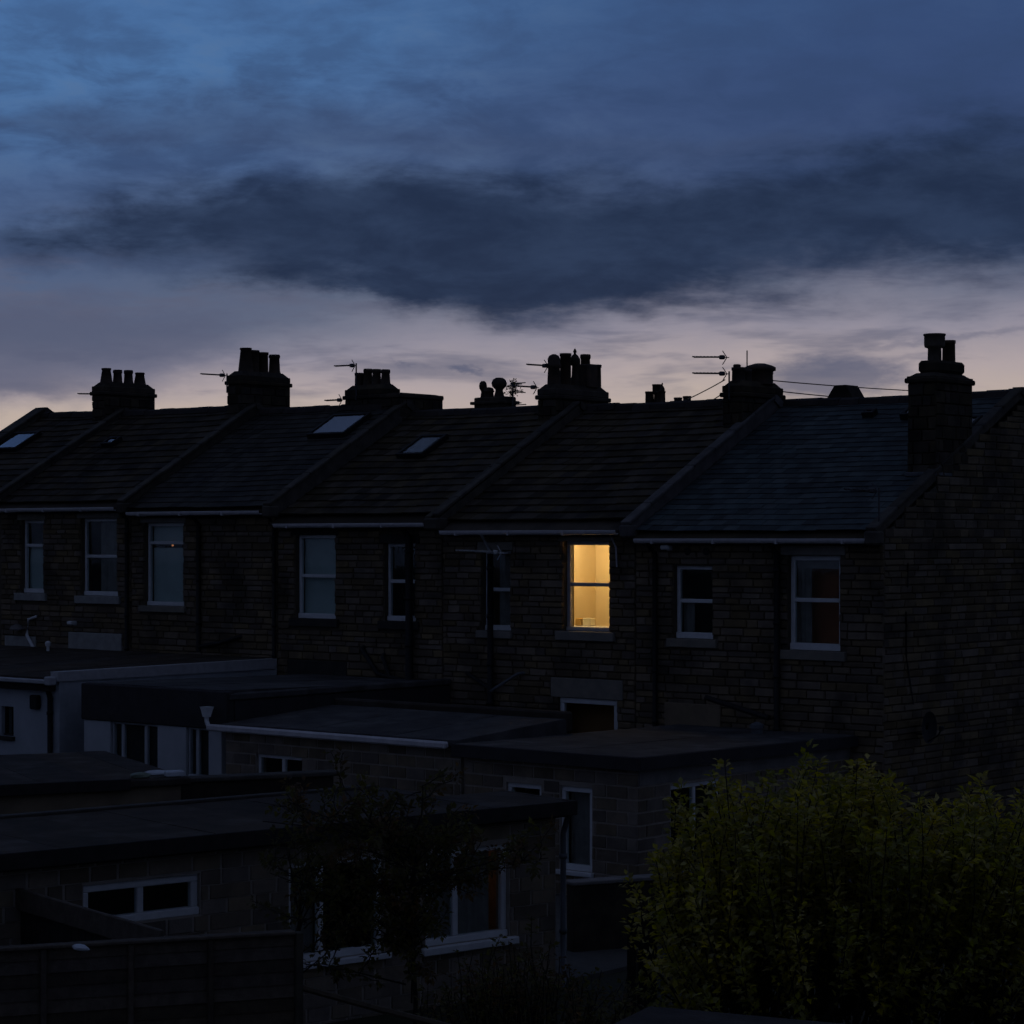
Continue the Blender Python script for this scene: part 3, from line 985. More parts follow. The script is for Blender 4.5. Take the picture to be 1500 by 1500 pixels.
def skylight(i, x0, x1, y0, y1, frame='iron', pane='glass_roof', label=None):
    ze, zr = ROOF[i]
    ang = math.atan2(zr - ze, RIDGE[i] - YE)
    L = (y1 - y0) / math.cos(ang)
    w, b = x1 - x0, .07
    mb = MB()
    for a in ((0, w, 0, b), (0, w, L - b, L), (0, b, b, L - b), (w - b, w, b, L - b)):
        mb.rbox(*a, -.05, .075, .008)
    o = link('skylight', mb.mesh('skylight', frame), HOUSES[i], (x0, y0, on_roof(i, y0) + .03), (ang, 0, 0), None, label)
    p = bpy.data.objects.new('pane', MB().box(b, w - b, b, L - b, .045, .052).mesh('pane', pane))
    COL.objects.link(p)
    p.parent = o
    p = bpy.data.objects.new('lining', MB().box(b, w - b, b, L - b, -.03, -.02).mesh('lining', 'room_dark'))
    COL.objects.link(p)
    p.parent = o


skylight(5, -26.1, -25.05, 1.86, 2.64)
skylight(3, -15.80, -14.68, 2.44, 3.30, label='large skylight reflecting the pale sky')
skylight(2, -12.84, -12.1, 2.08, 2.88, pane='glass')
skylight(0, -1.98, -1.5, 3.85, 4.32)
skylight(0, -.95, -.19, 2.85, 3.7)
skylight(0, -2.86, -2.62, 3.98, 4.15)
skylight(4, -22.2, -21.8, 2.1, 2.4)

# ------------------------------------------------------------------ room behind the lit window
rm = MB()
rx0, rx1, ry0, ry1, rz0, rz1 = -7.52, -5.45, .335, 1.95, 2.95, 5.52
rm.add([(rx0, ry0, rz0), (rx1, ry0, rz0), (rx1, ry0, rz1), (rx0, ry0, rz1), (rx0, ry1, rz0), (rx1, ry1, rz0), (rx1, ry1, rz1), (rx0, ry1, rz1)],
       [(4, 5, 6, 7), (0, 1, 5, 4), (3, 7, 6, 2), (0, 4, 7, 3), (1, 2, 6, 5)])
rm.build('room', 'room_warm', lit)
MB().rbox(-7.45, -5.5, .336, .95, 3.70, 3.745).build('inner_sill', 'upvc', lit)
MB().box(-6.95, -6.80, .30, .36, 3.0, 5.5).build('inner_jamb', 'room_warm', lit)
lamp = thing('ceiling_lamp', 'ceiling lamp inside the lit yellow window room', 'lamp', (-6.95, .62, 5.38))
MB().lathe(-6.95, .62, [(.02, 5.40), (.07, 5.41), (.08, 5.44), (.05, 5.48), (.03, 5.50)], 14, False).build('lamp_shade', 'bulb', lamp, True)
MB().lathe(-6.95, .62, [(.05, 5.50), (.05, 5.52)], 12).build('ceiling_rose', 'upvc', lamp)
ld = bpy.data.lights.new('lamp_light', 'POINT')
ld.energy = 57
ld.color = (1, .655, .32)
ld.shadow_soft_size = .12
lo = bpy.data.objects.new('lamp_light', ld)
COL.objects.link(lo)
lo.parent = lamp
lo.location = (0, 0, -.03)
solo(MB().rbox(-7.05, -6.91, .72, .86, 3.746, 3.885), 'carton', 'cardboard', 'brown carton at the left of the lit window sill', 'carton')
solo(MB().rbox(-6.88, -6.69, .73, .87, 3.746, 3.89), 'paper_packet', 'paper', 'pale packet beside the carton on the lit window sill', 'packet')
solo(MB().lathe(-17.62, .22, [(.01, 5.2), (.022, 5.215), (.022, 5.235), (.01, 5.25)], 8), 'pilot_light', 'ember', 'tiny orange pilot light in the window with the pale blind', 'light')

# ------------------------------------------------------------------ aerials


def yagi(label, tip, mast_xy, z, n=7, foot=None, m='aerial', el=.09, second=None):
    t = thing('tv_aerial', label, 'aerial', (mast_xy[0], mast_xy[1], foot if foot is not None else z), 'television aerials on the chimneys')
    mx, my = mast_xy
    tip, root = Vector(tip), Vector((mx, my, z))
    d = (root - tip)
    for k_, (tp, rt) in enumerate([(tip, root)] + ([(tip + Vector((0, 0, second)), root + Vector((0, 0, second)))] if second else [])):
        MB().tube([tp, rt], .009, 6).build('boom', m, t)
        e = MB()
        for k in range(n):
            p = tp + (rt - tp) * (k / n * .82)
            MB().tube([p + Vector((.0, -el / 2, .012)), p + Vector((0, el / 2, .012))], .015, 5).build('element', m, t)
        p = tp + (rt - tp) * .80
        MB().rbox(p.x - .05, p.x + .05, p.y - .05, p.y + .05, p.z - .035, p.z + .045, .02).build('dipole', m, t)
        p = tp + (rt - tp) * .9
        for s in (-1, 1):
            MB().tube([p + Vector((.03, 0, 0)), p + Vector((-.07, 0, s * .13))], .009, 5).build('reflector', m, t)
    if foot is not None:
        MB().tube([(mx, my, foot), (mx, my, z + .05)], .017, 7).build('mast', m, t)
    return t


yagi('small aerial on the left side of the leftmost chimney', (-24.4, 3.25, 8.87), (-23.76, 3.25), 8.84, 5)
yagi('aerial with cranked mast left of the tall leaning chimney pots', (-20.13, 3.35, 9.16), (-19.29, 3.35), 9.09, 7, 8.70)
yagi('aerial standing above the stack with four even pots', (-16.15, 3.68, 9.17), (-15.52, 3.68), 9.16, 7, 8.4)
yagi('faint small aerial low beside the stack with four even pots', (-16.45, 3.7, 8.42), (-15.95, 3.7), 8.42, 5, None, 'aerial', .12)
yagi('upper aerial left of the stack with domed and finial pots', (-10.48, 3.49, 8.92), (-10.05, 3.65), 8.88, 8)
yagi('lower aerial left of the stack with domed and finial pots', (-10.88, 3.45, 8.50), (-10.2, 3.5), 8.44, 8)
yagi('double aerial on a mast beside the squat domed chimney', (-6.08, 3.16, 8.52), (-5.28, 3.18), 8.48, 8, 8.0, second=.31)
solo(MB().tube([(-5.28, 3.78, 8.3), (-5.28, 3.78, 8.96)], .012, 6), 'aerial_rod', 'aerial', 'thin bare rod standing on the squat domed chimney', 'rod')
yagi('dark aerial low on the slate roof beside the gable', (-.66, -.12, 6.17), (-.03, -.12), 6.14, 6, 5.5)
yagi('pale aerial across the narrow window on the soil pipe', (-8.95, -.32, 5.13), (-7.9, -.3), 5.10, 9, None, 'aerial_pale', .3)

# ------------------------------------------------------------------ fittings on the walls
dish = thing('satellite_dish', 'dark round satellite dish on the gable wall', 'satellite dish', (0, 1.05, 2.2))
rings = []
mb = MB()
n = 20
for rr, dx in ((.04, .0), (.12, .008), (.2, .024), (.255, .045)):
    rings.append([(.26 + dx, .93 + rr * math.cos(6.2832 * k / n), 2.22 + rr * 1.06 * math.sin(6.2832 * k / n)) for k in range(n)])
for rg in rings:
    mb.v += rg
mb.f.append(tuple(range(n)))
for a in range(3):
    for k in range(n):
        mb.f.append((a * n + k, a * n + (k + 1) % n, (a + 1) * n + (k + 1) % n, (a + 1) * n + k))
mb.build('reflector', 'iron', dish, True)
MB().tube([(.0, 1.0, 2.1), (.16, .97, 2.1), (.24, .93, 2.2)], .02, 7).build('bracket', 'iron', dish)
MB().tube([(.27, .93, 1.98), (.5, .88, 2.1), (.56, .87, 2.2)], .012, 6).build('feed_arm', 'iron', dish)
MB().rbox(.53, .6, .83, .91, 2.18, 2.26, .015).build('receiver', 'iron', dish)


def wall_lamp(label, x, y, z, m='upvc'):
    t = thing('security_lamp', label, 'lamp', (x, y, z), 'unlit security lamps')
    MB().rbox(x - .05, x + .05, y - .06, y, z - .05, z + .05).build('back_plate', m, t)
    MB().rbox(x - .09, x + .09, y - .2, y - .062, z - .03, z + .05, .02).build('lamp_head', m, t)


wall_lamp('white security lamp under the eaves of the slate roofed house', -4.33, -.0, 5.2)
wall_lamp('white security lamp on the wall above the long pale lintel', -20.55, -.0, 3.5)
wall_lamp('dark lamp on the wall at the end of the white extension', -14.1, -.5, 2.52, 'iron')
solo(MB().lathe(-22.5, -.1, [(.16, 3.3), (.17, 3.33), (.12, 3.4), (.02, 3.44)], 14), 'vent_hood', 'concrete', 'rounded vent hood above the pale lintel at the left edge', 'vent')
solo(MB().lathe(-20.4, -.9, [(.035, 2.85), (.035, 3.02), (.06, 3.03), (.07, 3.1), (.02, 3.14)], 10), 'vent_pipe', 'upvc', 'short white vent pipe on the brown flat roof', 'vent pipe')
# slanting board and plaster patch at the foot of the end house
MB().rbox(-4.45, -3.25, -.03, .02, 1.95, 2.48).build('plaster_patch', 'render_tan', HOUSES[0])
solo(MB().tube([(-3.4, -.25, 2.62), (-2.1, -.25, 2.33)], .05, 6), 'slanting_board', 'wood_dark', 'dark slanting pole leaning on the wall above the flat roof', 'pole')

# ------------------------------------------------------------------ rear extensions


def felt_sheets(t, m, x0, x1, y0, z0, y1, z1, wide=.95):
    """lapped felt sheets running from the front edge (y0) to the back edge (y1) of a flat roof"""
    x, k = x0, 0
    dz = (z1 - z0) / (y1 - y0)
    while x < x1 - .05:
        b = min(x + wide * random.uniform(.96, 1.04), x1)
        n, vs_ = 6, []
        lift = .006 + .004 * (k % 2)
        for j in range(n + 1):
            y = y0 + (y1 - y0) * j / n
            e = random.uniform(-.012, .012)
            for xx in (x + e, b + .05 + e if b < x1 else b):
                vs_.append((xx, y, z0 + dz * (y - y0) + lift + random.uniform(0, .004)))
            for xx in (x + e, b + .05 + e if b < x1 else b):
                vs_.append((xx, y, z0 + dz * (y - y0) + .001))
        f = []
        for j in range(n):
            a = 4 * j
            f += [(a, a + 1, a + 5, a + 4), (a, a + 4, a + 6, a + 2), (a + 1, a + 3, a + 7, a + 5)]
        f += [(0, 2, 3, 1), (4 * n, 4 * n + 1, 4 * n + 3, 4 * n + 2)]
        MB().add(vs_, f).build('felt_sheet', m, t)
        x = b
        k += 1


# long white rendered extension, left
e1 = thing('rear_extension', 'long white rendered extension with brown flat roof at the left', 'extension', (-14.2, -5.6, 0), 'flat roofed rear extensions')
ew = [(-15.92, -15.55, 1.63, 2.19)]
wall_cells(MB(), 'y', -5.6, -5.35, -23.5, -14.452, -.3, 2.68, ew).build('wall', 'render_white', e1)
MB().box(-14.45, -14.2, -5.6, -.02, -.3, 2.72).build('wall', 'render_white', e1)
MB().prism([(-5.75, 2.70), (-5.75, 2.78), (-.05, 2.93), (-.05, 2.74)], 'x', -23.6, -14.36).build('roof', 'felt_brown', e1)
felt_sheets(e1, 'felt_brown', -23.58, -14.37, -5.74, 2.78, -.07, 2.93)
MB().prism([(-5.68, 2.722), (-5.68, 2.90), (-.06, 2.93), (-.06, 2.722)], 'x', -14.355, -14.16).build('verge_board', 'upvc_grey', e1)
MB().rbox(-23.6, -14.30, -5.88, -5.77, 2.68, 2.76, .02).build('gutter', 'upvc_grey', e1)
MB().rbox(-14.30, -14.14, -5.89, -5.72, 2.66, 2.82, .02).build('gutter_end', 'upvc_grey', e1)
MB().box(-23.6, -14.30, -5.76, -5.61, 2.54, 2.66).build('fascia', 'wood_dark', e1)
pipe(e1, [(-14.4, -5.72, 2.62), (-14.4, -5.66, 2.4), (-14.4, -5.66, .2)], .05)
window(e1, 'y', -5.6, *ew[0], rec=.08, split=None, bar=.03, bottom=.04, frame='wood_dark', sill=(.05, .05, .08), sill_mat='dressed_black')
MB().rbox(-14.95, -14.72, -5.72, -5.60, 2.18, 2.45, .03).build('wall_box', 'iron', e1)

# dark clad extension with white panels
e2 = thing('rear_extension', 'dark clad extension with pale panels and black windows under its fascia', 'extension', (-9.5, -5.8, 0), 'flat roofed rear extensions')
MB().box(-13.3, -9.75, -5.62, -5.4, -.3, 2.1).build('wall', 'wood_dark', e2)
MB().box(-9.75, -9.52, -5.62, -.02, -.3, 2.1).build('wall', 'wood_dark', e2)
MB().box(-13.3, -13.05, -5.39, -.02, -.3, 2.1).build('wall', 'wood_dark', e2)
MB().rbox(-13.35, -9.50, -5.80, -5.60, 2.08, 2.74, .02).build('cladding', 'cladding', e2)
MB().rbox(-9.72, -9.48, -5.598, -.02, 2.12, 2.58, .02).build('cladding', 'cladding', e2)
MB().prism([(-5.75, 2.60), (-5.75, 2.742), (-.03, 2.64), (-.03, 2.52)], 'x', -13.3, -9.62).build('roof', 'felt', e2)
felt_sheets(e2, 'felt', -13.28, -9.63, -5.74, 2.742, -.05, 2.64)
MB().rbox(-9.618, -9.45, -5.74, -.03, 2.585, 2.70, .02).build('roof_edge', 'felt', e2)
for a, b in ((-13.31, -12.58), (-11.31, -10.56), (-9.99, -9.66)):
    MB().rbox(a, b, -5.76, -5.622, 1.2, 2.075, .01).build('panel', 'render_pale', e2)
for a, b, mu in ((-12.56, -11.33, (-12.30, -11.68)), (-10.54, -10.01, (-10.33,))):
    window(e2, 'y', -5.75, a, b, 1.2, 2.07, rec=.04, split=None, bar=.03, bottom=.06, frame='render_pale', mullions=mu, room=False)

# block built extension with white gutter
e3 = thing('rear_extension', 'grey block extension with white hopper and long white gutter', 'extension', (-6.8, -5.85, 0), 'flat roofed rear extensions')
ew = [(-8.72, -7.62, .95, 1.73)]
w3 = wall_cells(MB(), 'y', -5.841, -5.6, -9.46, -4.12, -.3, 2.08, ew).build('wall', 'block_joint', e3)
masonry(w3, 'y', -5.85, -9.46, -4.12, .2, 2.06, ew, BLOCKS, .19, .40, [(-9.5, -4, .9, 2.1)], bond=.40, vary=.0, name='block', joint=.02)
MB().box(-4.4, -4.13, -5.59, -3.2, -.3, 2.08).build('wall', 'block_joint', e3)
MB().box(-9.46, -4.41, -3.4, -3.2, -.3, 2.08).build('wall', 'block_joint', e3)
MB().prism([(-5.95, 2.12), (-5.95, 2.20), (-3.2, 2.38), (-3.2, 2.1)], 'x', -9.45, -4.12).build('roof', 'felt', e3)
felt_sheets(e3, 'felt', -9.44, -4.13, -5.94, 2.20, -3.24, 2.377)
MB().rbox(-9.46, -4.11, -3.22, -3.02, 2.16, 2.50, .03).build('upstand', 'felt_brown', e3)
gm = MB().rbox(-9.72, -4.25, -6.08, -5.96, 2.08, 2.19, .03)
gm.build('gutter', 'gutter_pale', e3)
hp = MB()
hp.add([(-9.80 - .09, -6.0 - .07, 2.45), (-9.80 + .11, -6.07, 2.45), (-9.69, -5.88, 2.45), (-9.89, -5.88, 2.45),
        (-9.86, -6.04, 2.30), (-9.72, -6.04, 2.30), (-9.72, -5.92, 2.30), (-9.86, -5.92, 2.30),
        (-9.91, -6.09, 2.52), (-9.67, -6.09, 2.52), (-9.67, -5.86, 2.52), (-9.91, -5.86, 2.52)],
       [(4, 5, 1, 0), (5, 6, 2, 1), (6, 7, 3, 2), (7, 4, 0, 3), (0, 1, 9, 8), (1, 2, 10, 9), (2, 3, 11, 10), (3, 0, 8, 11), (7, 6, 5, 4)])
hp.v = [(-9.79 + (x + 9.79) * .74, -5.98 + (y + 5.98) * .74, 2.32 + (z - 2.32) * .8) for x, y, z in hp.v]
hp.build('hopper', 'upvc', e3)
pipe(e3, [(-9.79, -5.98, 2.32), (-9.79, -5.98, 2.24), (-9.72, -6.0, 2.14), (-9.6, -6.02, 2.13)], .04, 'upvc', 'spout', False)
window(e3, 'y', -5.85, *ew[0], rec=.06, split=None, bar=.06, bottom=.08, mullions=(-8.12,))

# extension of the end house
e4 = thing('rear_extension', 'block built extension with flat grey roof in front of the lit window', 'extension', (-.66, -5.84, 0), 'flat roofed rear extensions')
ew = [(-3.2, -2.5, .9, 1.62), (-2.14, -1.52, .38, 1.64)]
es = [(-5.02, -3.7, .36, 1.67)]
w4 = wall_cells(MB(), 'y', -5.831, -5.6, -4.05, -.672, -.3, 1.98, ew).build('wall', 'block_joint', e4)
masonry(w4, 'y', -5.84, -4.05, -.66, .0, 1.96, ew, BLOCKS, .19, .40, [(-4.1, -.6, .0, 2)], bond=.40, vary=.0, name='block', joint=.02)
w5 = wall_cells(MB(), 'x', -.9, -.669, -5.60, -.02, -.3, 1.90, es).build('wall', 'block_joint', e4)
masonry(w5, 'x', -.66, -5.84, -.02, .0, 1.72, es, BLOCKS, .19, .40, [(-5.9, 0, .1, 2)], bond=.40, vary=.0, name='block', joint=.02, most=200)
MB().box(-.69, -.64, -5.82, -.02, 1.73, 1.98).build('concrete_band', 'concrete', e4)
MB().prism([(-6.02, 2.06), (-6.02, 2.16), (-.02, 2.10), (-.02, 1.99), (-5.9, 1.99)], 'x', -4.12, -.52).build('roof', 'felt', e4)
felt_sheets(e4, 'felt', -4.11, -.53, -6.01, 2.16, -.04, 2.10)
MB().rbox(-4.14, -.48, -6.06, -6.022, 1.97, 2.17, .015).build('fascia', 'cladding', e4)
MB().prism([(-6.02, 1.975), (-6.02, 2.165), (-.03, 2.10), (-.03, 1.93)], 'x', -.518, -.48).build('fascia', 'cladding', e4)
window(e4, 'y', -5.84, *ew[0], rec=.05, split=None, bar=.075, bottom=.08)
window(e4, 'y', -5.84, *ew[1], rec=.05, split=None, bar=.085, bottom=.09, cover=[('curtain', .1, .9, .03, .97)], sill=(.04, .04, .07), sill_mat='upvc', inside='room_dark')
window(e4, 'x', -.66, *es[0], rec=.05, split=None, bar=.07, bottom=.09, mullions=(-4.35,), sill=(.04, .04, .05), sill_mat='upvc')
MB().lathe(-1.9, -.9, [(.09, 2.09), (.09, 2.2), (.12, 2.21), (.12, 2.27), (.03, 2.31)], 12).build('roof_vent', 'lead', e4)

# ------------------------------------------------------------------ block outbuilding in front (runs at an angle)
f2 = thing('block_outbuilding', 'low stone block outbuilding with three white windows in the foreground', 'outbuilding', loc=(2.21, -11.31, 0), rotz=R(79))
fw = [(-6.38, -4.98, 1.33, 1.77), (-3.84, -2.55, .66, 1.77), (-1.96, -.72, .64, 1.74)]
wl = wall_cells(MB(), 'y', .009, .26, -9.5, 0., -.4, 2.02, fw).build('wall', 'block_joint', f2)
masonry(wl, 'y', 0., -9.5, 0., -.35, 2.0, fw, BLOCKS, .165, .36, [(-7.6, 0.1, .2, 2.1)], bond=None, vary=.06, name='block', joint=.026)
MB().box(-.24, -.002, .27, 1.4, -.4, 2.02).build('end_wall', 'block_joint', f2)
MB().prism([(-.22, 2.10), (-.22, 2.20), (2.5, 2.22), (2.5, 2.06), (-.1, 2.04)], 'x', -9.6, -.9).build('roof', 'felt_brown', f2)
MB().prism([(-.22, 2.10), (-.22, 2.20), (1.1, 2.21), (1.1, 2.06), (-.1, 2.04)], 'x', -.898, .12).build('roof', 'felt', f2)
felt_sheets(f2, 'felt_brown', -9.58, -.91, -.21, 2.20, 2.29, 2.218)
felt_sheets(f2, 'felt_brown', -.89, .11, -.21, 2.20, 1.09, 2.21)
MB().rbox(-9.6, .13, -.255, -.222, 2.04, 2.215, .012).build('fascia', 'wood_dark', f2)
MB().box(-9.6, .1, -.18, .0, 2.02, 2.039).build('soffit', 'wood_dark', f2)
MB().rbox(-9.6, -1.0, 2.3, 2.45, 2.221, 2.26).build('roof_batten', 'coping', f2)
pipe(f2, [(.06, -.16, 2.05), (.07, -.05, 1.8), (.07, -.05, -.2)], .035, 'lead')
window(f2, 'y', 0., *fw[0], rec=.05, split=None, bar=.085, bottom=.085, mullions=(-5.68,))
window(f2, 'y', 0., *fw[1], rec=.06, split=None, bar=.06, bottom=.08, mullions=(-3.38,), cover=[('curtain', .0, .35, .0, 1)], sill=(.06, .06, .07), sill_mat='upvc')
wr = window(f2, 'y', 0., *fw[2], rec=.06, split=None, bar=.07, bottom=.08, mullions=(-1.48,), cover=[('curtain', .0, .87, .0, 1)], inside='room_orange',
            sill=(.08, .1, .09), sill_mat='upvc', label='white window with an orange glow at its right edge', depth=1.6)
kl = thing('table_lamp', 'dim orange lamp behind the curtain of the foreground window', 'lamp', loc=f2.matrix_basis @ Vector((-1.0, .8, 1.2)))
MB().lathe(0, 0, [(.06, -.3), (.06, -.28), (.015, -.27), (.015, -.05)], 10).build('lamp_base', 'iron', kl)
MB().lathe(0, 0, [(.10, -.06), (.06, .1)], 12, False).build('lamp_shade', 'curtain_orange', kl)
ld = bpy.data.lights.new('lamp_light', 'POINT')
ld.energy = .14
ld.color = (1, .6, .28)
ld.shadow_soft_size = .05
lo = bpy.data.objects.new('lamp_light', ld)
COL.objects.link(lo)
lo.parent = kl
lo.location = (0, 0, .22)

# tan rendered outhouse behind it
f1 = thing('outhouse', 'tan rendered outhouse with dark flat roof at the left', 'outhouse', loc=(-4.49, -11.32, 0), rotz=R(65))
MB().box(-6, 0, 0, .22, -.3, 1.93).build('wall', 'render_tan', f1)
MB().box(-.22, -.001, .221, 4.3, -.3, 1.93).build('wall', 'render_tan', f1)
MB().rbox(-6.1, .12, -.1, 4.4, 1.932, 2.04, .02).build('roof', 'felt_brown', f1)
felt_sheets(f1, 'felt_brown', -6.0, .0, .0, 2.04, 4.3, 2.04, .8)
MB().rbox(-6.1, -.75, -.13, -.09, 1.90, 2.06, .01).build('fascia', 'wood_dark', f1)
MB().box(.12, 2.6, .9, 1.15, -.3, 1.86).build('yard_wall', 'chimney_stone', f1)
MB().rbox(.1, 2.7, .85, 1.2, 1.862, 1.93, .02).build('wall_coping', 'coping', f1)
M1 = f1.matrix_basis


def on_f1(mb, name, m, label, cat):
    mb.v = [tuple(M1 @ Vector(v)) for v in mb.v]
    return solo(mb, name, m, label, cat)


def sack(x, y, z, lx, ly, lz, seed):
    rn = random.Random(seed)
    mb = MB()
    n = 10
    for r_, zz in ((.75, 0), (1, .25), (.95, .6), (.6, .9), (.05, 1.)):
        for k in range(n):
            q = r_ * rn.uniform(.85, 1.12)
            mb.v.append((x + lx * q * math.cos(6.2832 * k / n), y + ly * q * math.sin(6.2832 * k / n), z + lz * (zz + rn.uniform(-.06, .06) * (zz > 0))))
    for a in range(4):
        for k in range(n):
            mb.f.append((a * n + k, a * n + (k + 1) % n, (a + 1) * n + (k + 1) % n, (a + 1) * n + k))
    mb.f.append(tuple(range(n - 1, -1, -1)))
    return mb


on_f1(sack(-.55, .12, 2.042, .15, .12, .08, 1), 'flat_bag', 'plastic_green', 'flattened greenish bag lying on the outhouse roof', 'bag')
on_f1(sack(-.22, .42, 2.042, .2, .12, .07, 2), 'plastic_sheet', 'plastic_pale', 'crumpled pale plastic sheet at the back of the outhouse roof', 'sheet')
on_f1(MB().rbox(-.20, .06, .0, .16, 2.042, 2.13, .02), 'plastic_tray', 'plastic_pale', 'small pale tray at the corner of the outhouse roof', 'tray')

# ------------------------------------------------------------------ low wall, gate, posts
lw = thing('garden_wall', 'low garden wall with thin pale coping by the block extension', 'wall', (1.1, -9.5, 0))
a = R(65)
for s, nm, mm, b in ((0, 'wall', 'chimney_stone', (0, 3.4, 0., .2, -.3, .86)), (1, 'wall_coping', 'concrete', (-.03, 3.45, -.04, .24, .862, .91))):
    mb = MB().rbox(*b, .01)
    mb.v = [(1.08 + x * math.cos(a) - y * math.sin(a), -9.55 + x * math.sin(a) + y * math.cos(a), z) for x, y, z in mb.v]
    mb.build(nm, mm, lw)
gt = thing('garden_gate', 'dark plank gate beside the dark passage', 'gate', loc=(4.3, -12.65, 0), rotz=R(42))
for k in range(3):
    MB().rbox(k * .112, k * .112 + .106, 0, .03, -.2, 1.2, .006).build('plank', 'wood_dark', gt)
MB().rbox(0, .33, .032, .07, .85, .95).build('rail', 'wood_dark', gt)
MB().rbox(0, .33, .032, .07, .1, .2).build('rail', 'wood_dark', gt)

# ------------------------------------------------------------------ fences
A, B = Vector((3.4, -21.32, 0)), Vector((5.05, -18.54, 0))
fang = math.atan2(B.y - A.y, B.x - A.x)
fl = (B - A).length
ff = thing('timber_fence', 'weathered lap board fence in the lower left corner', 'fence', loc=A, rotz=fang)
for k in range(14):
    z = .25 + k * .115
    MB().add([(0, -.008 - .012, z), (fl, -.02, z), (fl, -.004, z + .13), (0, -.004, z + .13), (0, .0, z), (fl, .0, z), (fl, .006, z + .13), (0, .006, z + .13)],
             [(0, 1, 2, 3), (0, 4, 5, 1), (4, 7, 6, 5), (3, 2, 6, 7), (0, 3, 7, 4), (1, 5, 6, 2)]).build('board', 'fence_wood', ff)
for x in (.25, 1.0, 1.75, 2.45):
    MB().rbox(x, x + .05, -.06, -.02, .2, 1.84).build('batten', 'fence_wood', ff)
MB().rbox(-.05, fl, -.075, .06, 1.845, 1.875).build('capping', 'fence_wood', ff)
MB().rbox(-.05, fl, .1, .17, 1.79, 1.85).build('rail', 'fence_wood', ff)
MB().rbox(fl + .005, fl + .075, -.06, .03, -.1, 1.86).build('post', 'coping', ff)
MB().tube([(fl + .08, -.02, 1.36), (fl + .6, -.75, 1.27), (fl + 1.1, -1.45, 1.2)], .03, 6).build('low_rail', 'fence_wood', ff)
solo(sack(4.39, -20.46 + .05, 1.876, .10, .045, .05, 5), 'cloth_scrap', 'plastic_pale', 'crumpled white scrap lying on top of the fence', 'scrap')
A2, B2 = Vector((.86, -18.28, 0)), Vector((3.9, -19.04, 0))
f3 = thing('plank_fence', 'dark plank fence with broad top rail dropping towards the right', 'fence', loc=A2, rotz=math.atan2(B2.y - A2.y, B2.x - A2.x))
fl2 = (B2 - A2).length
k = 0
x = 0
while x < fl2:
    MB().rbox(x, x + .14, 0, .025, .1, 1.66, .006).build('plank', 'wood_dark', f3)
    x += .15
MB().rbox(-.02, fl2, -.05, -.003, 1.60, 1.82).build('top_rail', 'fence_wood', f3)
MB().rbox(-.13, -.025, -.07, .05, -.1, 1.86).build('post', 'wood_dark', f3)
# shed roof close to the camera
sh = thing('garden_shed', 'corner of a flat felted shed roof at the bottom edge', 'shed', loc=(9.83, -19.69, 0), rotz=R(15))
MB().rbox(.0, 2.6, -2.6, .0, 1.92, 2.0, .015).build('roof', 'felt_brown', sh)
MB().box(.08, 2.5, -2.5, -.08, -.2, 1.918).build('wall', 'fence_wood', sh)

# ------------------------------------------------------------------ houses of the street behind: only their chimneys clear the ridge


def back_house(label, x0, x1, zr):
    t = thing('distant_house', label, 'house', (x0, 21, 0), 'houses of the street behind')
    MB().box(x0, x1, 21, 29, -.3, 6.5).build('wall', 'chimney_stone', t)
    MB().prism([(20.7, 6.4), (25, zr), (29.3, 6.4)], 'x', x0 - .1, x1 + .1).build('roof', 'tile_dark', t)
    return t


bh = back_house('house behind the terrace whose chimney has two ball shaped cowls', -33, -27.5, 9.15)
c = MB().rbox(-30.36, -29.0, 24.7, 25.3, 8.6, 10.02, .04).build('chimney', 'chimney_stone', bh)
MB().rbox(-30.46, -28.92, 24.62, 25.38, 9.78, 9.88, .03).build('string_course', 'chimney_stone', c)
pot(c, -30.2, 25, 10.0, 10.58, .13, 'ball')
pot(c, -29.95, 25, 10.0, 10.36, .17, 'dome')
pot(c, -29.5, 25, 10.0, 10.66, .25, 'ball')
rn = random.Random(3)
at_ = thing('tv_aerial', 'tangled aerial behind the ball shaped chimney cowls', 'aerial', (-28.95, 25, 9.3), 'television aerials on the chimneys')
MB().tube([(-28.95, 25, 9.3), (-28.9, 25, 10.5)], .03, 6).build('mast', 'aerial', at_)
for k in range(9):
    z = 9.6 + rn.random() * .85
    MB().tube([(-28.9 + rn.uniform(-.2, 0), 25, z), (-28.9 + rn.uniform(.15, .6), 25 + rn.uniform(-.2, .2), z + rn.uniform(-.08, .04))], .017, 5).build('element', 'aerial', at_)
bh = back_house('house behind the terrace with a small three pot chimney', -25.5, -20.5, 9.0)
c = MB().rbox(-23.5, -22.75, 24.7, 25.3, 8.6, 9.55, .04).build('chimney', 'chimney_stone', bh)
pot(c, -23.36, 25, 9.53, 9.95, .14, 'plain')
pot(c, -23.15, 25.1, 9.53, 10.17, .13, 'hood')
pot(c, -22.92, 25, 9.53, 9.95, .14, 'plain')
pot(c, -22.80, 24.9, 9.53, 10.2, .08, 'finial')
c = MB().rbox(-22.45, -21.75, 24.8, 25.3, 8.6, 9.52, .04).build('chimney', 'chimney_stone', bh)
pot(c, -22.27, 25, 9.5, 9.72, .13, 'plain')
pot(c, -21.93, 25, 9.5, 9.75, .13, 'plain')

# ------------------------------------------------------------------ telephone wires


def wire(label, a, b, sag, r=.011):
    a, b = Vector(a), Vector(b)
    pts = [a + (b - a) * (k / 14) + Vector((0, 0, -sag * 4 * (k / 14) * (1 - k / 14))) for k in range(15)]
    solo(MB().tube(pts, r, 5), 'telephone_wire', 'iron', label, 'wire', 'telephone wires')


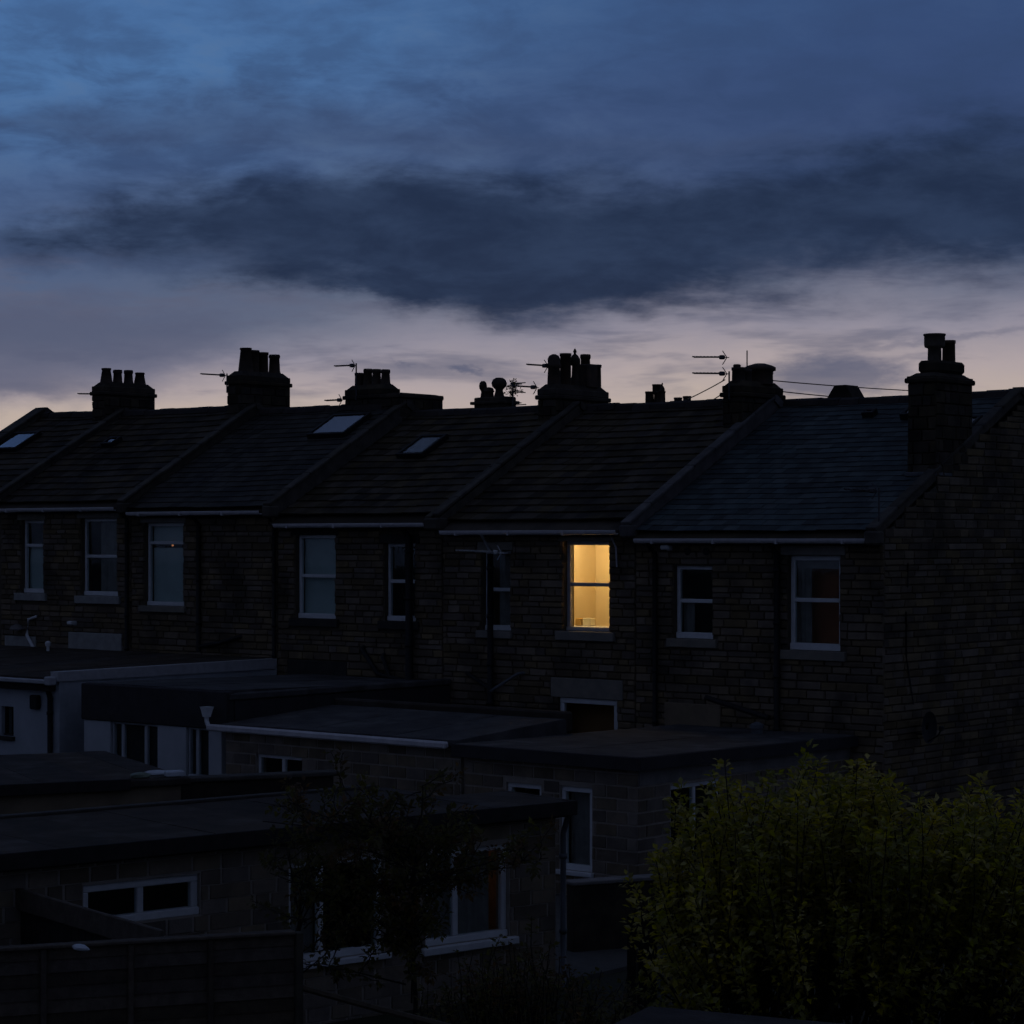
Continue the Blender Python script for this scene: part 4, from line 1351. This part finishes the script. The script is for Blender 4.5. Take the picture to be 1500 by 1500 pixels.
wire('upper telephone wire running right from the squat chimney', (-5.2, 4.25, 8.42), (-7.28, 22.5, 9.15), .12)
wire('lower telephone wire running right from the squat chimney', (-5.15, 4.55, 8.22), (-7.28, 22.5, 8.90), .16)
wire('telephone wire rising to the squat chimney from the left', (-5.6, 3.5, 8.40), (-9.6, 7.5, 8.28), .02)
wire('short telephone wire at the foot of the squat chimney', (-5.6, 3.45, 8.14), (-7.3, 5.3, 8.08), .0)

pole = thing('telegraph_pole', 'wooden telegraph pole holding the far ends of the two long wires', 'pole', (-7.28, 22.5, 0))
MB().tube([(-7.28, 22.5, -.3), (-7.28, 22.5, 9.5)], .13, 10, .10).build('post', 'fence_wood', pole)
MB().rbox(-7.9, -6.66, 22.44, 22.56, 9.18, 9.28, .01).build('crossarm', 'fence_wood', pole)

# ------------------------------------------------------------------ plants


def leaf(mb, p, d, n, L, W):
    """folded leaf: base, two sides, tip"""
    s = d.cross(n)
    if s.length < 1e-4:
        return
    s.normalize()
    up = s.cross(d).normalized()
    m_ = p + d * L * .45
    mb.add([p, m_ - s * W + up * W * .35, p + d * L - up * L * .12, m_ + s * W + up * W * .35], [(0, 1, 2), (0, 2, 3)])


def rv(rn, a=1.):
    return Vector((rn.gauss(0, a), rn.gauss(0, a), rn.gauss(0, a)))


def shrub(root, rn, shoots, leaf_len, mats, branch_mat, per=26, start=.35, part_leaves=0, wig=.10, order=None):
    """shoots: list of (base, tip); leaves in loose spirals along each; the largest leaves are parts"""
    br = MB()
    fol = {m: MB() for m in mats}
    cand = []
    for base, tip in shoots:
        base, tip = Vector(base), Vector(tip)
        L = (tip - base).length
        side = rv(rn, L * wig)
        side.z = 0
        pts = []
        for k in range(7):
            t = k / 6
            pts.append(base + (tip - base) * t + side * math.sin(t * 2.6) + rv(rn, .012))
        br.tube(pts, .014 * L / 2 + .004, 5, .003, False)
        n = int(per * L / 2)
        m = rn.choice(mats)
        for k in range(n):
            t = start + (1.02 - start) * rn.random() ** .8
            q = min(t, .999) * 6
            a, fr = int(q), q - int(q)
            p = pts[a] + (pts[a + 1] - pts[a]) * fr
            ax = (pts[a + 1] - pts[a]).normalized()
            d = rv(rn)
            d = (d - ax * d.dot(ax)).normalized() * .9 + ax * .55 + Vector((0, 0, rn.uniform(-.45, .25)))
            d.normalize()
            p2 = p + d * rn.uniform(.01, .14) * leaf_len * 6
            s = leaf_len * rn.uniform(.6, 1.25)
            cand.append((p2, d, Vector((0, 0, 1)) + rv(rn, .35), s, s * rn.uniform(.26, .36), m))
    cand.sort(key=lambda c_: -c_[3] + .0 * rn.random() if order is None else order(c_))
    for c_ in cand[part_leaves:]:
        leaf(fol[c_[5]], *c_[:5])
    br.build('branches', branch_mat, root)
    for m, mb in fol.items():
        if mb.v:
            mb.build('foliage', m, root, kind='stuff')
    for c_ in cand[:part_leaves]:
        mb = MB()
        leaf(mb, *c_[:5])
        if mb.v:
            link('leaf', mb.mesh('leaf', c_[5], c_[0]), root, c_[0])


rn = random.Random(11)
FW = Vector((math.cos(VIEW), math.sin(VIEW), 0))
RT = Vector((math.sin(VIEW), -math.cos(VIEW), 0))


def at(right, dist, z):
    return Vector((CAM[0], CAM[1], 0)) + FW * dist + RT * right + Vector((0, 0, z))


bush = thing('golden_shrub', 'large yellow green leafy shrub filling the lower right corner', 'shrub', tuple(at(3.3, 25, -.05)))
sh_ = []
for k in range(560):
    u = rn.uniform(-1.0, 1.75)
    v = rn.uniform(-1, 1)
    x = 3.35 + u * 1.95
    dist = 24.6 + v * 1.55
    edge = max(0., 1 - abs((u - .3) / 1.5) ** 7)
    lumps = .16 * math.sin(u * 7.3 + 1.) + .11 * math.sin(u * 15.1 + v * 3)
    top = (1.3 + 1.42 * edge ** .6 + lumps) * (1 - .2 * v * v) + rn.gauss(0, .12)
    if u < -.6:
        top -= .9 * (-.6 - u) / .45
    if u > .5:
        top -= .22 * min(1, (u - .5) / .2)
    if rn.random() < .5:
        top *= rn.uniform(.35, .95)
    base = at(3.35 + u * 1.35 + rn.gauss(0, .15), 24.9 + v * 1.1, max(-.05, top * .12 - .05))
    tip = at(x + rn.gauss(0, .1), dist - .25 * rn.random(), max(.35, top))
    sh_.append((base, tip))
shrub(bush, rn, sh_, .092, ['leaf_bush', 'leaf_bush', 'leaf_gold', 'leaf_gold'], 'bark', 80, .36, 300, order=lambda c_: (c_[0] - Vector(CAM)).length - 30 * c_[3])

sap = thing('sapling_tree', 'thin dark sapling with sparse small leaves before the block outbuilding', 'tree', tuple(at(-.95, 22.4, -.05)))
base = at(-.95, 22.4, -.05)
trunk = [base, at(-.93, 22.4, .9), at(-.98, 22.4, 1.7), at(-.92, 22.4, 2.4)]
MB().tube(trunk, .028, 7, .014).build('trunk', 'bark', sap)


def twiggy(rn, root, reach, n_limb, n_twig, zlo, zhi, ztop):
    """limbs leaving the stem, each with short side twigs that carry the leaves"""
    limbs, twigs = [], []
    for k in range(n_limb):
        z0 = zlo + (zhi - zlo) * rn.random()
        r_ = rn.gauss(0, 1) * reach
        a_ = root[0] + max(-1.7 * reach, min(1.7 * reach, r_))
        b_ = root[1] + rn.uniform(-.8, .8)
        z1 = min(z0 + rn.uniform(.15, .9), ztop - abs(a_ - root[0]) * .35)
        p0, p1 = at(root[0] + rn.gauss(0, .02), root[1], z0), at(a_, b_, z1)
        limbs.append((p0, p1))
        for j in range(n_twig):
            t_ = rn.uniform(.3, 1.)
            q = p0 + (p1 - p0) * t_
            twigs.append((q, q + Vector((rn.gauss(0, .2), rn.gauss(0, .2), rn.uniform(-.12, .38)))))
    return limbs, twigs


limbs, twigs = twiggy(rn, (-1.0, 22.4), .80, 34, 9, .8, 2.5, 3.45)
lm = MB()
for p0, p1 in limbs:
    mid = (p0 + p1) / 2 + Vector((rn.gauss(0, .05), rn.gauss(0, .05), rn.uniform(.0, .12)))
    lm.tube([p0, mid, p1], .010, 5, .004, False)
lm.build('limbs', 'bark', sap)
shrub(sap, rn, twigs, .064, ['leaf_dark', 'leaf_dark', 'leaf_dark', 'leaf_red'], 'bark', 150, .1)
sap2 = thing('sapling_tree', 'second bare stemmed sapling in front of the middle foreground window', 'tree', tuple(at(-2.1, 22.6, -.05)))
MB().tube([at(-2.1, 22.6, -.05), at(-2.13, 22.6, 1.0), at(-2.05, 22.6, 1.9)], .024, 7, .012).build('trunk', 'bark', sap2)
limbs, twigs = twiggy(rn, (-2.1, 22.6), .36, 11, 6, .9, 1.9, 2.8)
lm = MB()
for p0, p1 in limbs:
    lm.tube([p0, (p0 + p1) / 2 + Vector((0, 0, .06)), p1], .008, 5, .004, False)
lm.build('limbs', 'bark', sap2)
shrub(sap2, rn, twigs, .06, ['leaf_dark'], 'bark', 130, .1)
low = thing('low_shrub', 'low dark shrub with reddish leaves at the bottom centre', 'shrub', tuple(at(.1, 21, -.05)))
sh_ = []
for k in range(170):
    x = rn.uniform(-.75, 1.15)
    top = 1.55 - .5 * abs(x - .1) + rn.gauss(0, .12)
    sh_.append((at(x * .6 + .05, 21.2 + rn.uniform(-.3, .3), .1), at(x, 21.0 + rn.uniform(-.6, .6), top)))
shrub(low, rn, sh_, .06, ['leaf_dark', 'leaf_dark', 'leaf_red'], 'bark', 40, .3)

weed = thing('chimney_weed', 'ragged weed sprouting beside the ball shaped chimney cowls', 'weed', (-28.95, 25, 10.0))
sh_ = [((-29.0 + rn.gauss(0, .05), 25, 9.95), (-28.85 + rn.gauss(0, .16), 25 + rn.gauss(0, .15), rn.uniform(10.1, 10.62))) for k in range(12)]
shrub(weed, rn, sh_, .10, ['leaf_dark'], 'bark', 60, .2)
